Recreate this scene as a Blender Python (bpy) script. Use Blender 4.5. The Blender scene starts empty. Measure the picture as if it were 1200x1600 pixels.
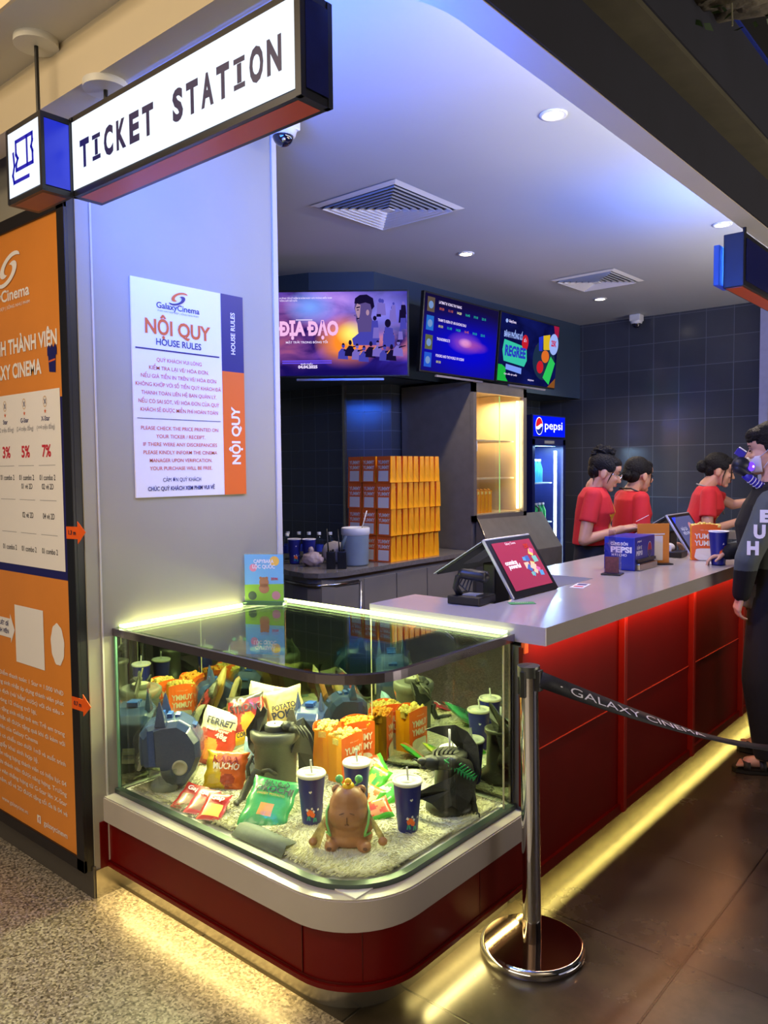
import bpy, bmesh, math, random
from mathutils import Vector, Matrix, Euler, noise
PI = math.pi
random.seed(7)
SC = bpy.context.scene
COL = SC.collection

# ------------------------------------------------------------------ camera
cam_d = bpy.data.cameras.new('camera'); cam = bpy.data.objects.new('camera', cam_d); COL.objects.link(cam)
_r = Vector((0.76169718, 0.64785499, -0.01006604)); _u = Vector((-0.0285735, 0.04910688, 0.99838473)); _f = Vector((-0.64730284, 0.76017921, -0.05591605))
cam.matrix_world = Matrix(((_r.x, _u.x, -_f.x, 0), (_r.y, _u.y, -_f.y, 0), (_r.z, _u.z, -_f.z, 1.5), (0, 0, 0, 1)))
cam_d.sensor_fit = 'VERTICAL'; cam_d.sensor_height = 36; cam_d.lens = 1235 / 1600 * 36
cam_d.clip_start = .05
SC.camera = cam
# ------------------------------------------------------------------ view and world
SC.view_settings.view_transform = 'Standard'; SC.view_settings.look = 'None'
SC.view_settings.exposure = 0.12; SC.view_settings.gamma = 1.0
SC.view_settings.use_curve_mapping = False
SC.cycles.max_bounces = 10; SC.cycles.glossy_bounces = 6; SC.cycles.transparent_max_bounces = 16
SC.cycles.sample_clamp_indirect = 4.0; SC.cycles.use_denoising = True
SC.cycles.caustics_reflective = False; SC.cycles.caustics_refractive = False
w = bpy.data.worlds.new('dim_hall'); SC.world = w; w.use_nodes = True
w.node_tree.nodes['Background'].inputs[0].default_value = (.55, .6, .72, 1)
w.node_tree.nodes['Background'].inputs[1].default_value = .12

def lin(h):
    h = h.lstrip('#'); o = []
    for i in (0, 2, 4):
        c = int(h[i:i + 2], 16) / 255
        o.append(c / 12.92 if c <= .04045 else ((c + .055) / 1.055) ** 2.4)
    return (*o, 1)

def area(name, loc, size, energy, color, direction=(0, 0, -1), size_y=None, spread=PI):
    d = bpy.data.lights.new(name, 'AREA'); d.energy = energy; d.color = lin(color)[:3]
    d.shape = 'RECTANGLE' if size_y else 'SQUARE'; d.size = size
    if size_y: d.size_y = size_y
    d.spread = spread
    o = bpy.data.objects.new(name, d); COL.objects.link(o); o.location = loc
    o.rotation_euler = Vector(direction).to_track_quat('-Z', 'Y').to_euler()
    return o
def spot(name, loc, energy, color, angle, target, blend=.6, radius=.04):
    d = bpy.data.lights.new(name, 'SPOT'); d.energy = energy; d.color = lin(color)[:3]
    d.spot_size = math.radians(angle); d.spot_blend = blend; d.shadow_soft_size = radius
    o = bpy.data.objects.new(name, d); COL.objects.link(o); o.location = loc
    o.rotation_euler = (Vector(target) - Vector(loc)).to_track_quat('-Z', 'Y').to_euler()
    return o
# ceiling lamps of the corridor
area('corridor_lamp', (-2.0, -.3, 2.98), 1.3, 38, '#ffe6c0', size_y=1.0)
area('corridor_lamp', (.6, 1.2, 3.05), 1.2, 7, '#ffe2b8', size_y=1.2)
area('corridor_lamp', (.9, 4.6, 3.3), 1.2, 4, '#ffd9a0', size_y=1.2)
# added fill lamps, out of view across the corridor
area('corridor_fill', (-.8, -2.9, 1.5), 4.0, 50, '#ffeccc', direction=(0, 1, .05), size_y=1.8)
area('corridor_fill', (4.7, 3.5, 1.7), 4.0, 9, '#e8e4ff', direction=(-1, 0, .1), size_y=1.6)
# added strip lamps, unseen behind the pelmet, to brighten the kiosk ceiling
def ceiling_fill(p, q, wdt, energy, color, up):
    p = Vector(p); q = Vector(q); ax = (q - p).normalized(); zz = -Vector(up).normalized(); yy = zz.cross(ax).normalized(); ax = yy.cross(zz)
    o = area('ceiling_fill_lamp', (p + q) / 2, (q - p).length, energy, color, size_y=wdt); o.rotation_euler = Matrix((ax, yy, zz)).transposed().to_euler()
ceiling_fill((-1.175, 1.8, 2.63), (-1.175, 6.2, 2.63), .05, 26, '#f6f0e6', (-1, 0, .05))
ceiling_fill((-2.3, 1.325, 2.63), (-1.5, 1.325, 2.63), .05, 2.5, '#8fa4ff', (.2, 1, .05))
area('upward_fill', (2.4, 4.6, .15), 3.6, 175, '#fff0dc', direction=(-.6, -.1, 1), size_y=2.4, spread=2.4)  # added lamp without a fixture, brightens the pelmet underside and dark beams
# light hidden in the ceiling cove over the corridor
area('cove_lamp', (-2.2, .62, 2.78), 2.6, 9, '#ffdca0', direction=(0, .35, 1), size_y=.08)
# downlights of the kiosk
for x, y in ((-1.57, 2.91), (-3.0, 4.38), (-2.97, 6.32), (-1.53, 4.87)):
    spot('downlight_beam', (x, y, 2.86), 75, '#ffe8cc', 120, (x, y, 0))

# ------------------------------------------------------------------ materials
MATS = {}
def mat(name, color='#808080', rough=.5, metal=0., emit=0., ecolor=None, var=.0, scale=20., bump=0., bscale=60., coat=0., spec=.5, alpha=1., trans=0.):
    if name in MATS: return MATS[name]
    m = bpy.data.materials.new(name); m.use_nodes = True; nt = m.node_tree; N = nt.nodes; L = nt.links
    b = N['Principled BSDF']; c = lin(color)
    b.inputs['Base Color'].default_value = c; b.inputs['Roughness'].default_value = rough; b.inputs['Metallic'].default_value = metal
    b.inputs['Specular IOR Level'].default_value = spec
    b.inputs['Coat Weight'].default_value = coat; b.inputs['Alpha'].default_value = alpha; b.inputs['Transmission Weight'].default_value = trans
    if emit:
        b.inputs['Emission Color'].default_value = lin(ecolor or color); b.inputs['Emission Strength'].default_value = emit
    if var or bump:
        tc = N.new('ShaderNodeTexCoord')
    if var:
        n = N.new('ShaderNodeTexNoise'); n.inputs['Scale'].default_value = scale; n.inputs['Detail'].default_value = 4
        L.new(tc.outputs['Object'], n.inputs['Vector'])
        r = N.new('ShaderNodeValToRGB'); r.color_ramp.elements[0].position = .3; r.color_ramp.elements[1].position = .7
        r.color_ramp.elements[0].color = (*[x * (1 - var) for x in c[:3]], 1); r.color_ramp.elements[1].color = (*[min(1, x * (1 + var)) for x in c[:3]], 1)
        L.new(n.outputs['Fac'], r.inputs['Fac']); L.new(r.outputs['Color'], b.inputs['Base Color'])
    if bump:
        n2 = N.new('ShaderNodeTexNoise'); n2.inputs['Scale'].default_value = bscale; n2.inputs['Detail'].default_value = 3
        L.new(tc.outputs['Object'], n2.inputs['Vector'])
        bp = N.new('ShaderNodeBump'); bp.inputs['Strength'].default_value = bump; bp.inputs['Distance'].default_value = .01
        L.new(n2.outputs['Fac'], bp.inputs['Height']); L.new(bp.outputs['Normal'], b.inputs['Normal'])
    MATS[name] = m
    return m
def glow(name, color, s):
    if name in MATS: return MATS[name]
    m = bpy.data.materials.new(name); m.use_nodes = True; nt = m.node_tree
    nt.nodes.remove(nt.nodes['Principled BSDF']); e = nt.nodes.new('ShaderNodeEmission')
    e.inputs[0].default_value = lin(color); e.inputs[1].default_value = s
    nt.links.new(e.outputs[0], nt.nodes['Material Output'].inputs[0]); MATS[name] = m
    return m
def glassm(name, tint=(.93, .98, .95), fres=1.5, rough=0.0, gl=(1, 1, 1)):
    if name in MATS: return MATS[name]
    m = bpy.data.materials.new(name); m.use_nodes = True; nt = m.node_tree; N = nt.nodes; L = nt.links
    N.remove(N['Principled BSDF'])
    t = N.new('ShaderNodeBsdfTransparent'); t.inputs[0].default_value = (*tint, 1)
    g = N.new('ShaderNodeBsdfGlossy'); g.inputs['Roughness'].default_value = rough; g.inputs[0].default_value = (*gl, 1)
    f = N.new('ShaderNodeFresnel'); ge = N.new('ShaderNodeNewGeometry'); mr = N.new('ShaderNodeMapRange')
    mr.inputs[3].default_value = fres; mr.inputs[4].default_value = 1 / fres; L.new(ge.outputs['Backfacing'], mr.inputs[0]); L.new(mr.outputs[0], f.inputs[0])
    x = N.new('ShaderNodeMixShader'); L.new(f.outputs[0], x.inputs[0]); L.new(t.outputs[0], x.inputs[1]); L.new(g.outputs[0], x.inputs[2])
    L.new(x.outputs[0], N['Material Output'].inputs[0]); MATS[name] = m
    return m
def tile_mat(name, color, mortar, size, rough=.12, msize=.006, var=.12, noisecol=0., bump=.0, offs=0., tw=None, sh=(0, 0)):
    m = bpy.data.materials.new(name); m.use_nodes = True; nt = m.node_tree; N = nt.nodes; L = nt.links; b = N['Principled BSDF']
    uv = N.new('ShaderNodeUVMap'); mp = N.new('ShaderNodeMapping'); L.new(uv.outputs[0], mp.inputs[0]); mp.inputs['Location'].default_value = (sh[0], sh[1], 0)
    br = N.new('ShaderNodeTexBrick'); L.new(mp.outputs[0], br.inputs['Vector']); br.offset = offs; br.squash = 1
    br.inputs['Scale'].default_value = 1; br.inputs['Mortar Size'].default_value = msize; br.inputs['Brick Width'].default_value = tw or size; br.inputs['Row Height'].default_value = size
    c = lin(color); c2 = (*[x * (1 - var) for x in c[:3]], 1)
    br.inputs['Color1'].default_value = c; br.inputs['Color2'].default_value = c2; br.inputs['Mortar'].default_value = lin(mortar)
    br.inputs['Mortar Smooth'].default_value = .3
    n = N.new('ShaderNodeTexNoise'); n.inputs['Scale'].default_value = 3.5; n.inputs['Detail'].default_value = 8; n.inputs['Roughness'].default_value = .65; L.new(uv.outputs[0], n.inputs['Vector'])
    mr = N.new('ShaderNodeMapRange'); mr.inputs[1].default_value = .3; mr.inputs[2].default_value = .7; mr.inputs[3].default_value = 1 - noisecol; mr.inputs[4].default_value = 1 + noisecol
    L.new(n.outputs['Fac'], mr.inputs[0])
    mx = N.new('ShaderNodeMix'); mx.data_type = 'RGBA'; mx.blend_type = 'MULTIPLY'; mx.inputs[0].default_value = 1
    L.new(br.outputs['Color'], mx.inputs[6]); L.new(mr.outputs[0], mx.inputs[7]); L.new(mx.outputs[2], b.inputs['Base Color'])
    mr2 = N.new('ShaderNodeMapRange'); mr2.inputs[3].default_value = rough; mr2.inputs[4].default_value = min(1, rough + .15); L.new(n.outputs['Fac'], mr2.inputs[0]); L.new(mr2.outputs[0], b.inputs['Roughness'])
    bp = N.new('ShaderNodeBump'); bp.inputs['Strength'].default_value = .25; bp.inputs['Distance'].default_value = .003; bp.invert = True
    L.new(br.outputs['Fac'], bp.inputs['Height']); L.new(bp.outputs['Normal'], b.inputs['Normal'])
    MATS[name] = m
    return m
def terrazzo():
    m = bpy.data.materials.new('granite'); m.use_nodes = True; nt = m.node_tree; N = nt.nodes; L = nt.links; b = N['Principled BSDF']
    tc = N.new('ShaderNodeTexCoord'); v = N.new('ShaderNodeTexVoronoi'); v.inputs['Scale'].default_value = 150; L.new(tc.outputs['Object'], v.inputs['Vector'])
    n = N.new('ShaderNodeTexNoise'); n.inputs['Scale'].default_value = 90; n.inputs['Detail'].default_value = 5; L.new(tc.outputs['Object'], n.inputs['Vector'])
    sp = N.new('ShaderNodeSeparateColor'); L.new(v.outputs['Color'], sp.inputs[0])
    ad = N.new('ShaderNodeMath'); ad.operation = 'ADD'; L.new(sp.outputs[0], ad.inputs[0]); L.new(n.outputs['Fac'], ad.inputs[1])
    hv = N.new('ShaderNodeMath'); hv.operation = 'MULTIPLY'; hv.inputs[1].default_value = .5; L.new(ad.outputs[0], hv.inputs[0])
    r = N.new('ShaderNodeValToRGB'); e = r.color_ramp.elements; e[0].position = .2; e[0].color = lin('#3c3833'); e[1].position = .75; e[1].color = lin('#b5aea4')
    x = e.new(.4); x.color = lin('#78716a'); x = e.new(.55); x.color = lin('#928a80')
    L.new(hv.outputs[0], r.inputs['Fac']); L.new(r.outputs['Color'], b.inputs['Base Color']); b.inputs['Roughness'].default_value = .32
    MATS['granite'] = m
    return m

white_paint = mat('white_paint', '#c9c6c2', .6, var=.03, scale=3)
wall_paint = mat('wall_paint', '#a19d8e', .45, var=.05, scale=2)
ceil_paint = mat('ceiling_paint', '#b4b6bc', .55, var=.02, scale=2)
cream = mat('cream_paint', '#d6c8ae', .6, var=.03, scale=3)
navy_paint = mat('navy_paint', '#20222f', .8, var=.1, scale=6)
dark_soffit = mat('dark_soffit', '#4c4838', .85, var=.15, scale=8)
black_ceil = mat('black_ceiling', '#0a0b0d', .9, var=.1)
bulk_paint = mat('bulkhead_paint', '#36465a', .35, var=.05, scale=3)
red_lac = mat('red_lacquer', '#640402', .34, var=.06, scale=8, spec=.3)
solid_white = mat('white_solid_surface', '#b3aca9', .18, var=.025, scale=5, coat=.2)
steel = mat('brushed_steel', '#a8a29a', .22, 1.0, var=.08, scale=30)
dsteel = mat('dark_steel', '#8a847c', .34, .55, var=.08, scale=12)
chrome = mat('chrome', '#dcdce2', .06, 1.0)
frame_black = mat('frame_black', '#14141a', .4, var=.05)
alu_dark = mat('dark_aluminium', '#2b2d38', .35, .4, var=.05)
black_pl = mat('black_plastic', '#101012', .4, var=.1)
white_pl = mat('white_plastic', '#d8d8d6', .35)
grey_pl = mat('grey_plastic', '#83868a', .4)
orange_pr = mat('orange_print', '#de8a36', .35, var=.04, scale=4)
orange_card = mat('orange_card', '#e8641c', .5, var=.05)
yellow_card = mat('yellow_card', '#f0a008', .45, var=.05)
cream_card = mat('cream_card', '#e6dcc8', .5)
navy_ink = mat('navy_ink', '#1d1c66', .4)
white_ink = mat('white_ink', '#eceaf0', .45)
orange_ink = mat('orange_ink', '#d8622a', .45)
red_ink = mat('red_ink', '#c62a3e', .45)
dark_ink = mat('dark_ink', '#26263a', .5)
grey_ink = mat('grey_ink', '#7d7f90', .5)
green_ink = mat('green_ink', '#2f9a4c', .45)
mirror = mat('mirror', '#a9b5a6', .015, 1.0)
clear_glass = glassm('case_glass', (.90, .96, .92), 1.45)
top_glass = glassm('top_glass', (.84, .95, .87), 1.5)
door_glass = glassm('door_glass', (.95, .97, .97), 1.4)
plastic_wrap = glassm('clear_wrap', (.93, .95, .96), 1.35, .12)
granite = terrazzo()
floor_tile = tile_mat('floor_tile', '#3a332a', '#15130f', .62, rough=.18, msize=.004, var=.06, noisecol=.35, sh=(.815, .155))
wall_tile = tile_mat('wall_tile', '#3f464f', '#5c646f', .15, rough=.1, msize=.0035, var=.1, noisecol=.06)
wall_tile_far = tile_mat('wall_tile_large', '#43464e', '#5a5d66', .24, rough=.1, msize=.0035, var=.12, noisecol=.06, tw=.24)

# ------------------------------------------------------------------ mesh builder
class MB:
    def __init__(s): s.v = []; s.f = []; s.m = []; s.sm = []; s.uv = {}; s.mats = []
    def mi(s, m):
        if m not in s.mats: s.mats.append(m)
        return s.mats.index(m)
    def add(s, vs, fs, m, smooth=False, uvs=None):
        o = len(s.v); s.v += [Vector(v) for v in vs]; k = s.mi(m)
        for i, f in enumerate(fs):
            if uvs: s.uv[len(s.f)] = uvs[i]
            s.f.append([o + j for j in f]); s.m.append(k); s.sm.append(smooth)
        return s
    def box(s, c, d, m, rot=None, bev=0):
        x, y, z = d[0] / 2, d[1] / 2, d[2] / 2
        if bev:
            bm = bmesh.new(); bmesh.ops.create_cube(bm, size=1)
            for v in bm.verts: v.co = Vector((v.co.x * d[0], v.co.y * d[1], v.co.z * d[2]))
            bmesh.ops.bevel(bm, geom=bm.edges[:], offset=min(bev, min(d) * .45), segments=2, affect='EDGES', profile=.6)
            vs = [v.co.copy() for v in bm.verts]; fs = [[v.index for v in f.verts] for f in bm.faces]; bm.free()
        else:
            vs = [Vector(p) for p in ((-x, -y, -z), (x, -y, -z), (x, y, -z), (-x, y, -z), (-x, -y, z), (x, -y, z), (x, y, z), (-x, y, z))]
            fs = [(0, 3, 2, 1), (4, 5, 6, 7), (0, 1, 5, 4), (1, 2, 6, 5), (2, 3, 7, 6), (3, 0, 4, 7)]
        M = Matrix.Translation(c) @ (rot if rot is not None else Matrix.Identity(4))
        return s.add([M @ v for v in vs], fs, m)
    def bb(s, a, b, m, bev=0):
        return s.box([(a[i] + b[i]) / 2 for i in range(3)], [abs(b[i] - a[i]) for i in range(3)], m, bev=bev)
    def cyl(s, a, b, r0, m, r1=None, n=20, caps=True, smooth=True):
        a = Vector(a); b = Vector(b); r1 = r0 if r1 is None else r1; d = (b - a).normalized()
        t = d.orthogonal().normalized(); q = d.cross(t); vs = []
        for p, r in ((a, r0), (b, r1)):
            for i in range(n):
                an = 2 * PI * i / n; vs.append(p + t * math.cos(an) * r + q * math.sin(an) * r)
        fs = [(i, (i + 1) % n, n + (i + 1) % n, n + i) for i in range(n)]
        s.add(vs, fs, m, smooth)
        if caps: s.add(vs, [list(range(n))[::-1], list(range(n, 2 * n))], m)
        return s
    def tube(s, pts, r, m, n=8):
        P = [Vector(p) for p in pts]; R = r if isinstance(r, (list, tuple)) else [r] * len(P); vs = []
        up = None
        for i, p in enumerate(P):
            d = (P[min(i + 1, len(P) - 1)] - P[max(i - 1, 0)]).normalized()
            t = d.orthogonal().normalized() if up is None else (up - d * up.dot(d)).normalized()
            up = t; q = d.cross(t)
            for k in range(n):
                an = 2 * PI * k / n; vs.append(p + (t * math.cos(an) + q * math.sin(an)) * R[i])
        fs = [(i * n + k, i * n + (k + 1) % n, (i + 1) * n + (k + 1) % n, (i + 1) * n + k) for i in range(len(P) - 1) for k in range(n)]
        fs += [list(range(n))[::-1], [(len(P) - 1) * n + k for k in range(n)]]
        return s.add(vs, fs, m, True)
    def lathe(s, prof, m, c=(0, 0, 0), n=32, M=None, smooth=True):
        vs = []; c = Vector(c)
        for r, z in prof:
            for k in range(n):
                an = 2 * PI * k / n; p = Vector((r * math.cos(an), r * math.sin(an), z)); vs.append((M @ p if M else p) + c)
        fs = [(i * n + k, i * n + (k + 1) % n, (i + 1) * n + (k + 1) % n, (i + 1) * n + k) for i in range(len(prof) - 1) for k in range(n)]
        return s.add(vs, fs, m, smooth)
    def ell(s, c, r, m, n=20, k=12, M=None, nz=0, ns=10, smooth=True):
        vs = []; c = Vector(c); r = (r, r, r) if not isinstance(r, (tuple, list)) else r
        for i in range(k + 1):
            th = PI * i / k
            for j in range(n):
                ph = 2 * PI * j / n; p = Vector((math.sin(th) * math.cos(ph), math.sin(th) * math.sin(ph), math.cos(th)))
                f = 1 + (nz * noise.noise(p * ns + c * 50) if nz else 0)
                p = Vector((p.x * r[0], p.y * r[1], p.z * r[2])) * f; vs.append((M @ p if M else p) + c)
        fs = [(i * n + j, (i + 1) * n + j, (i + 1) * n + (j + 1) % n, i * n + (j + 1) % n) for i in range(k) for j in range(n)]
        return s.add(vs, fs, m, smooth)
    def cap(s, a, b, r0, r1, m, n=14, flat=None):
        """tapered capsule"""
        a = Vector(a); b = Vector(b); d = (b - a).normalized(); t = d.orthogonal().normalized(); q = d.cross(t)
        if flat: t = (Vector(flat[0]) - d * Vector(flat[0]).dot(d)).normalized(); q = d.cross(t)
        fx = flat[1] if flat else 1
        prof = [(math.cos(x) * r0, -math.sin(x) * r0, 0) for x in (1.5, 1.0, .5, 0)] + [(math.cos(x) * r1, math.sin(x) * r1, 1) for x in (0, .5, 1.0, 1.5)]
        vs = []
        for r, o, e in prof:
            p = (b if e else a) + d * o
            for k in range(n):
                an = 2 * PI * k / n; vs.append(p + t * math.cos(an) * r * fx + q * math.sin(an) * r)
        fs = [(i * n + k, i * n + (k + 1) % n, (i + 1) * n + (k + 1) % n, (i + 1) * n + k) for i in range(7) for k in range(n)]
        fs += [list(range(n))[::-1], [7 * n + k for k in range(n)]]
        return s.add(vs, fs, m, True)
    def prism(s, poly, z0, z1, m, M=None, smooth=False):
        n = len(poly); vs = [Vector((x, y, z0)) for x, y in poly] + [Vector((x, y, z1)) for x, y in poly]
        if M: vs = [M @ v for v in vs]
        s.add(vs, [list(range(n))[::-1], list(range(n, 2 * n))], m)
        return s.add(vs, [(i, (i + 1) % n, n + (i + 1) % n, n + i) for i in range(n)], m, smooth)
    def quad(s, a, b, c, d, m, uv=None):
        return s.add([a, b, c, d], [(0, 1, 2, 3)], m, uvs=[uv] if uv else None)
    def wall(s, p, q, z0, z1, m, thick=.02, off=0):
        """vertical wall piece from p to q, uv in metres on the side to the left-hand normal"""
        p = Vector((p[0], p[1], 0)); q = Vector((q[0], q[1], 0)); d = (q - p); l = d.length; d.normalize(); nrm = Vector((d.y, -d.x, 0))
        a, b = p + Vector((0, 0, z0)), q + Vector((0, 0, z0)); c, e = q + Vector((0, 0, z1)), p + Vector((0, 0, z1))
        uv = [(off, z0), (off + l, z0), (off + l, z1), (off, z1)]
        s.quad(a, b, c, e, m, uv)
        bk = -nrm * thick
        s.add([a + bk, b + bk, c + bk, e + bk, a, b, c, e], [(3, 2, 1, 0), (0, 1, 5, 4), (2, 3, 7, 6), (1, 2, 6, 5), (3, 0, 4, 7)], m)
        return s
    def text(s, t, o, ux, uy, h, m, w=None, align='c', bold=.0, lift=0, warp=None, depth=0, slant=0, wmax=None):
        V, F, bw = glyphs(t, bold, slant)
        ux = Vector(ux).normalized(); uy = Vector(uy).normalized(); nz = ux.cross(uy); o = Vector(o)
        k = h / CAPH; kx = (w / bw) if w else k
        if wmax and bw * kx > wmax: kx = wmax / bw
        ox = {'c': -bw * kx / 2, 'l': 0, 'r': -bw * kx}[align]
        vs = []
        for x, y in V:
            a, b2 = x * kx + ox, y * k
            vs.append(warp(a, b2) if warp else o + ux * a + uy * b2 + nz * lift)
        return s.add(vs, F, m)
    def build(s, name, parent=None, loc=None, bevel=0, smooth_angle=None, solid=0, subsurf=0, flip=False):
        me = bpy.data.meshes.new(name); me.from_pydata([tuple(v) for v in s.v], [], s.f)
        for m in s.mats: me.materials.append(m)
        me.polygons.foreach_set('material_index', s.m); me.polygons.foreach_set('use_smooth', s.sm)
        if s.uv:
            ul = me.uv_layers.new(name='UVMap')
            for fi, uv in s.uv.items():
                p = me.polygons[fi]
                for k, li in enumerate(p.loop_indices): ul.data[li].uv = uv[k]
        me.update(); me.validate()
        o = bpy.data.objects.new(name, me); COL.objects.link(o)
        if parent: o.parent = parent
        if loc: o.location = loc
        if bevel:
            b = o.modifiers.new('bevel', 'BEVEL'); b.width = bevel; b.segments = 2; b.limit_method = 'ANGLE'
        if solid:
            b = o.modifiers.new('solid', 'SOLIDIFY'); b.thickness = solid
        if subsurf:
            b = o.modifiers.new('sub', 'SUBSURF'); b.levels = subsurf; b.render_levels = subsurf
        return o
_G = {}
def glyphs(t, bold, slant=0):
    t = t.replace('Đ', 'Ð'); k = (t, bold, slant)
    if k not in _G:
        c = bpy.data.curves.new('lettering', 'FONT'); c.body = t; c.size = 1; c.offset = bold; c.shear = slant; c.resolution_u = 3; c.fill_mode = 'FRONT'
        o = bpy.data.objects.new('lettering', c); COL.objects.link(o)
        me = bpy.data.meshes.new_from_object(o.evaluated_get(bpy.context.evaluated_depsgraph_get()))
        V = [(v.co.x, v.co.y) for v in me.vertices]; F = [list(p.vertices) for p in me.polygons]
        # keep the faces looking along +z
        for i, p in enumerate(me.polygons):
            if p.normal.z < 0: F[i].reverse()
        bpy.data.objects.remove(o); bpy.data.curves.remove(c); bpy.data.meshes.remove(me)
        x0 = min([v[0] for v in V], default=0); x1 = max([v[0] for v in V], default=1)
        _G[k] = ([(x - x0, y) for x, y in V], F, max(.01, x1 - x0))
    return _G[k]
CAPH = .7
_v = glyphs('H', 0)[0]; CAPH = max(y for x, y in _v) - min(y for x, y in _v)

def tag(o, label=None, cat=None, group=None, kind=None):
    if label: o['label'] = label
    if cat: o['category'] = cat
    if group: o['group'] = group
    if kind: o['kind'] = kind
    return o
def thing(name, label, cat, loc=(0, 0, 0), rot=0, group=None, tilt=None):
    o = bpy.data.objects.new(name, None); COL.objects.link(o); o.location = loc
    o.rotation_euler = tilt if tilt else (0, 0, rot); o.empty_display_size = .05
    return tag(o, label, cat, group)
def struct(b, name, **k):
    return tag(b.build(name, **k), kind='structure')
def dup(root, loc=None, rot=None, label=None, tilt=None):
    r = root.copy(); COL.objects.link(r)
    if loc is not None: r.location = loc
    if rot is not None: r.rotation_euler = (0, 0, rot)
    if tilt is not None: r.rotation_euler = tilt
    if label: r['label'] = label
    for ch in list(root.children):
        c = ch.copy(); COL.objects.link(c); c.parent = r
        for g in ch.children:
            d = g.copy(); COL.objects.link(d); d.parent = c
    return r
def rounded_L(x0, xr, yf, yb, r, n=12):
    """plan: from the wall at x0 along y=yf, round corner, along x=xr to yb"""
    pts = [(x0, yf)]
    for i in range(n + 1):
        a = -PI / 2 + PI / 2 * i / n; pts.append((xr - r + r * math.cos(a), yf + r + r * math.sin(a)))
    pts.append((xr, yb))
    return pts
def swirl(b, o, ux, uy, s, m1, m2):
    """the cinema's double-swirl logo"""
    ux = Vector(ux); uy = Vector(uy); n = ux.cross(uy); o = Vector(o) + n * .0008
    for k, m in ((0, m1), (1, m2)):
        vs = []; fs = []; N_ = 18
        for i in range(N_ + 1):
            t = i / N_; a = k * PI + .4 + t * 4.2; R = s * (1.0 - .72 * t); wd = s * .40 * math.sin(PI * min(1, t * 1.05)) ** .6
            for rr in (R - wd * .5, R + wd * .5):
                x, y = rr * math.cos(a), rr * .58 * math.sin(a); x, y = x * .96 - y * -.26, y * .96 + x * .2
                vs.append(o + ux * x + uy * y + n * .0004 * k)
            if i: fs.append((2 * i - 2, 2 * i - 1, 2 * i + 1, 2 * i))
        b.add(vs, fs, m)

# ================================================================== setting
b = MB()
b.add([(-7, -3, 0), (5, -3, 0), (5, 1.487, 0), (-7, 1.487, 0)], [(0, 1, 2, 3)], granite)
b.add([(-7, -3, -.1), (5, -3, -.1), (5, 1.487, -.1), (-7, 1.487, -.1)], [(3, 2, 1, 0)], granite)
struct(b, 'floor_granite')
b = MB()
b.quad((-7, 1.487, 0), (5, 1.487, 0), (5, 9, 0), (-7, 9, 0), floor_tile, [(-7, 1.487), (5, 1.487), (5, 9), (-7, 9)])
b.add([(-7, 1.487, -.1), (5, 1.487, -.1), (5, 9, -.1), (-7, 9, -.1)], [(3, 2, 1, 0)], floor_tile)
struct(b, 'floor_dark_tile')
# wall on which the house rules hang: end block between corridor and kiosk
b = MB(); b.bb((-7, 1.39, 0.0), (-2.53, 1.62, 2.9), wall_paint)
struct(b, 'wall_left')
b = MB(); b.bb((-2.72, 1.62, 0), (-2.53, 2.27, 2.9), wall_paint); struct(b, 'wall_house_rules')
b = MB(); b.bb((-2.56, 2.265, .0), (-2.522, 2.29, 2.9), white_paint); struct(b, 'trim_wall_end')
# skirting of the corridor wall
b = MB(); b.bb((-7, 1.382, 0), (-2.528, 1.392, .115), mat('skirting_grey', '#57534f', .4, .3)); struct(b, 'baseboard_left')
b = MB(); b.bb((-2.532, 1.39, 0), (-2.524, 1.50, .1), steel); b.bb((-2.532, 1.41, .1), (-2.525, 1.47, .265), red_lac); struct(b, 'trim_and_red_reflection')  # steel skirting; the red plate paints in the red base's reflection
# thin clear panel joint beside the poster
b = MB(); b.bb((-2.529, 1.44, .12), (-2.525, 1.446, 2.6), white_paint); struct(b, 'trim_panel_joint')

# kiosk ceiling with vents cut by the vent boxes below it
b = MB(); b.bb((-7, 1.30, 2.9), (-1.11, 7.6, 2.96), ceil_paint); struct(b, 'ceiling')
# pelmet round the kiosk: white underside and cream outer face on the corridor side
def L_band(outer, inner, z0, z1, b, m_bot, m_out, m_in):
    n = len(outer)
    V = [(*p, z0) for p in outer] + [(*p, z0) for p in inner]
    b.add(V, [(i, n + i, n + i + 1, i + 1) for i in range(n - 1)], m_bot)
    V = [(*p, z0) for p in outer] + [(*p, z1) for p in outer]
    b.add(V, [(i, i + 1, n + i + 1, n + i) for i in range(n - 1)], m_out, True)
    V = [(*p, z0) for p in inner] + [(*p, z1) for p in inner]
    b.add(V, [(i + 1, i, n + i, n + i + 1) for i in range(n - 1)], m_in, True)
b = MB()
out = rounded_L(-7, -1.066, 1.212, 6.5, .40); inn = rounded_L(-7, -1.155, 1.305, 6.5, .36)
L_band(out, inn, 2.6, 2.92, b, white_paint, cream, ceil_paint)
struct(b, 'ceiling_pelmet')
# navy face over the right-hand run
b = MB(); b.bb((-1.066, 1.62, 2.603), (-1.058, 6.5, 2.81), navy_paint)
b.bb((-1.066, 1.3, 2.81), (-.945, 6.5, 2.83), dark_soffit)
b.bb((-.95, 1.3, 2.832), (-.94, 6.5, 3.12), navy_paint)
struct(b, 'ceiling_dark_fascia')
b = MB(); b.bb((-.94, 1.3, 3.12), (5, 9, 3.2), black_ceil); struct(b, 'ceiling_black')
b = MB(); b.bb((-.945, 1.3, 3.11), (-.93, 6.5, 3.125), mat('blue_edge', '#1d2f8c', .5)); struct(b, 'trim_blue_edge')
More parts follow.
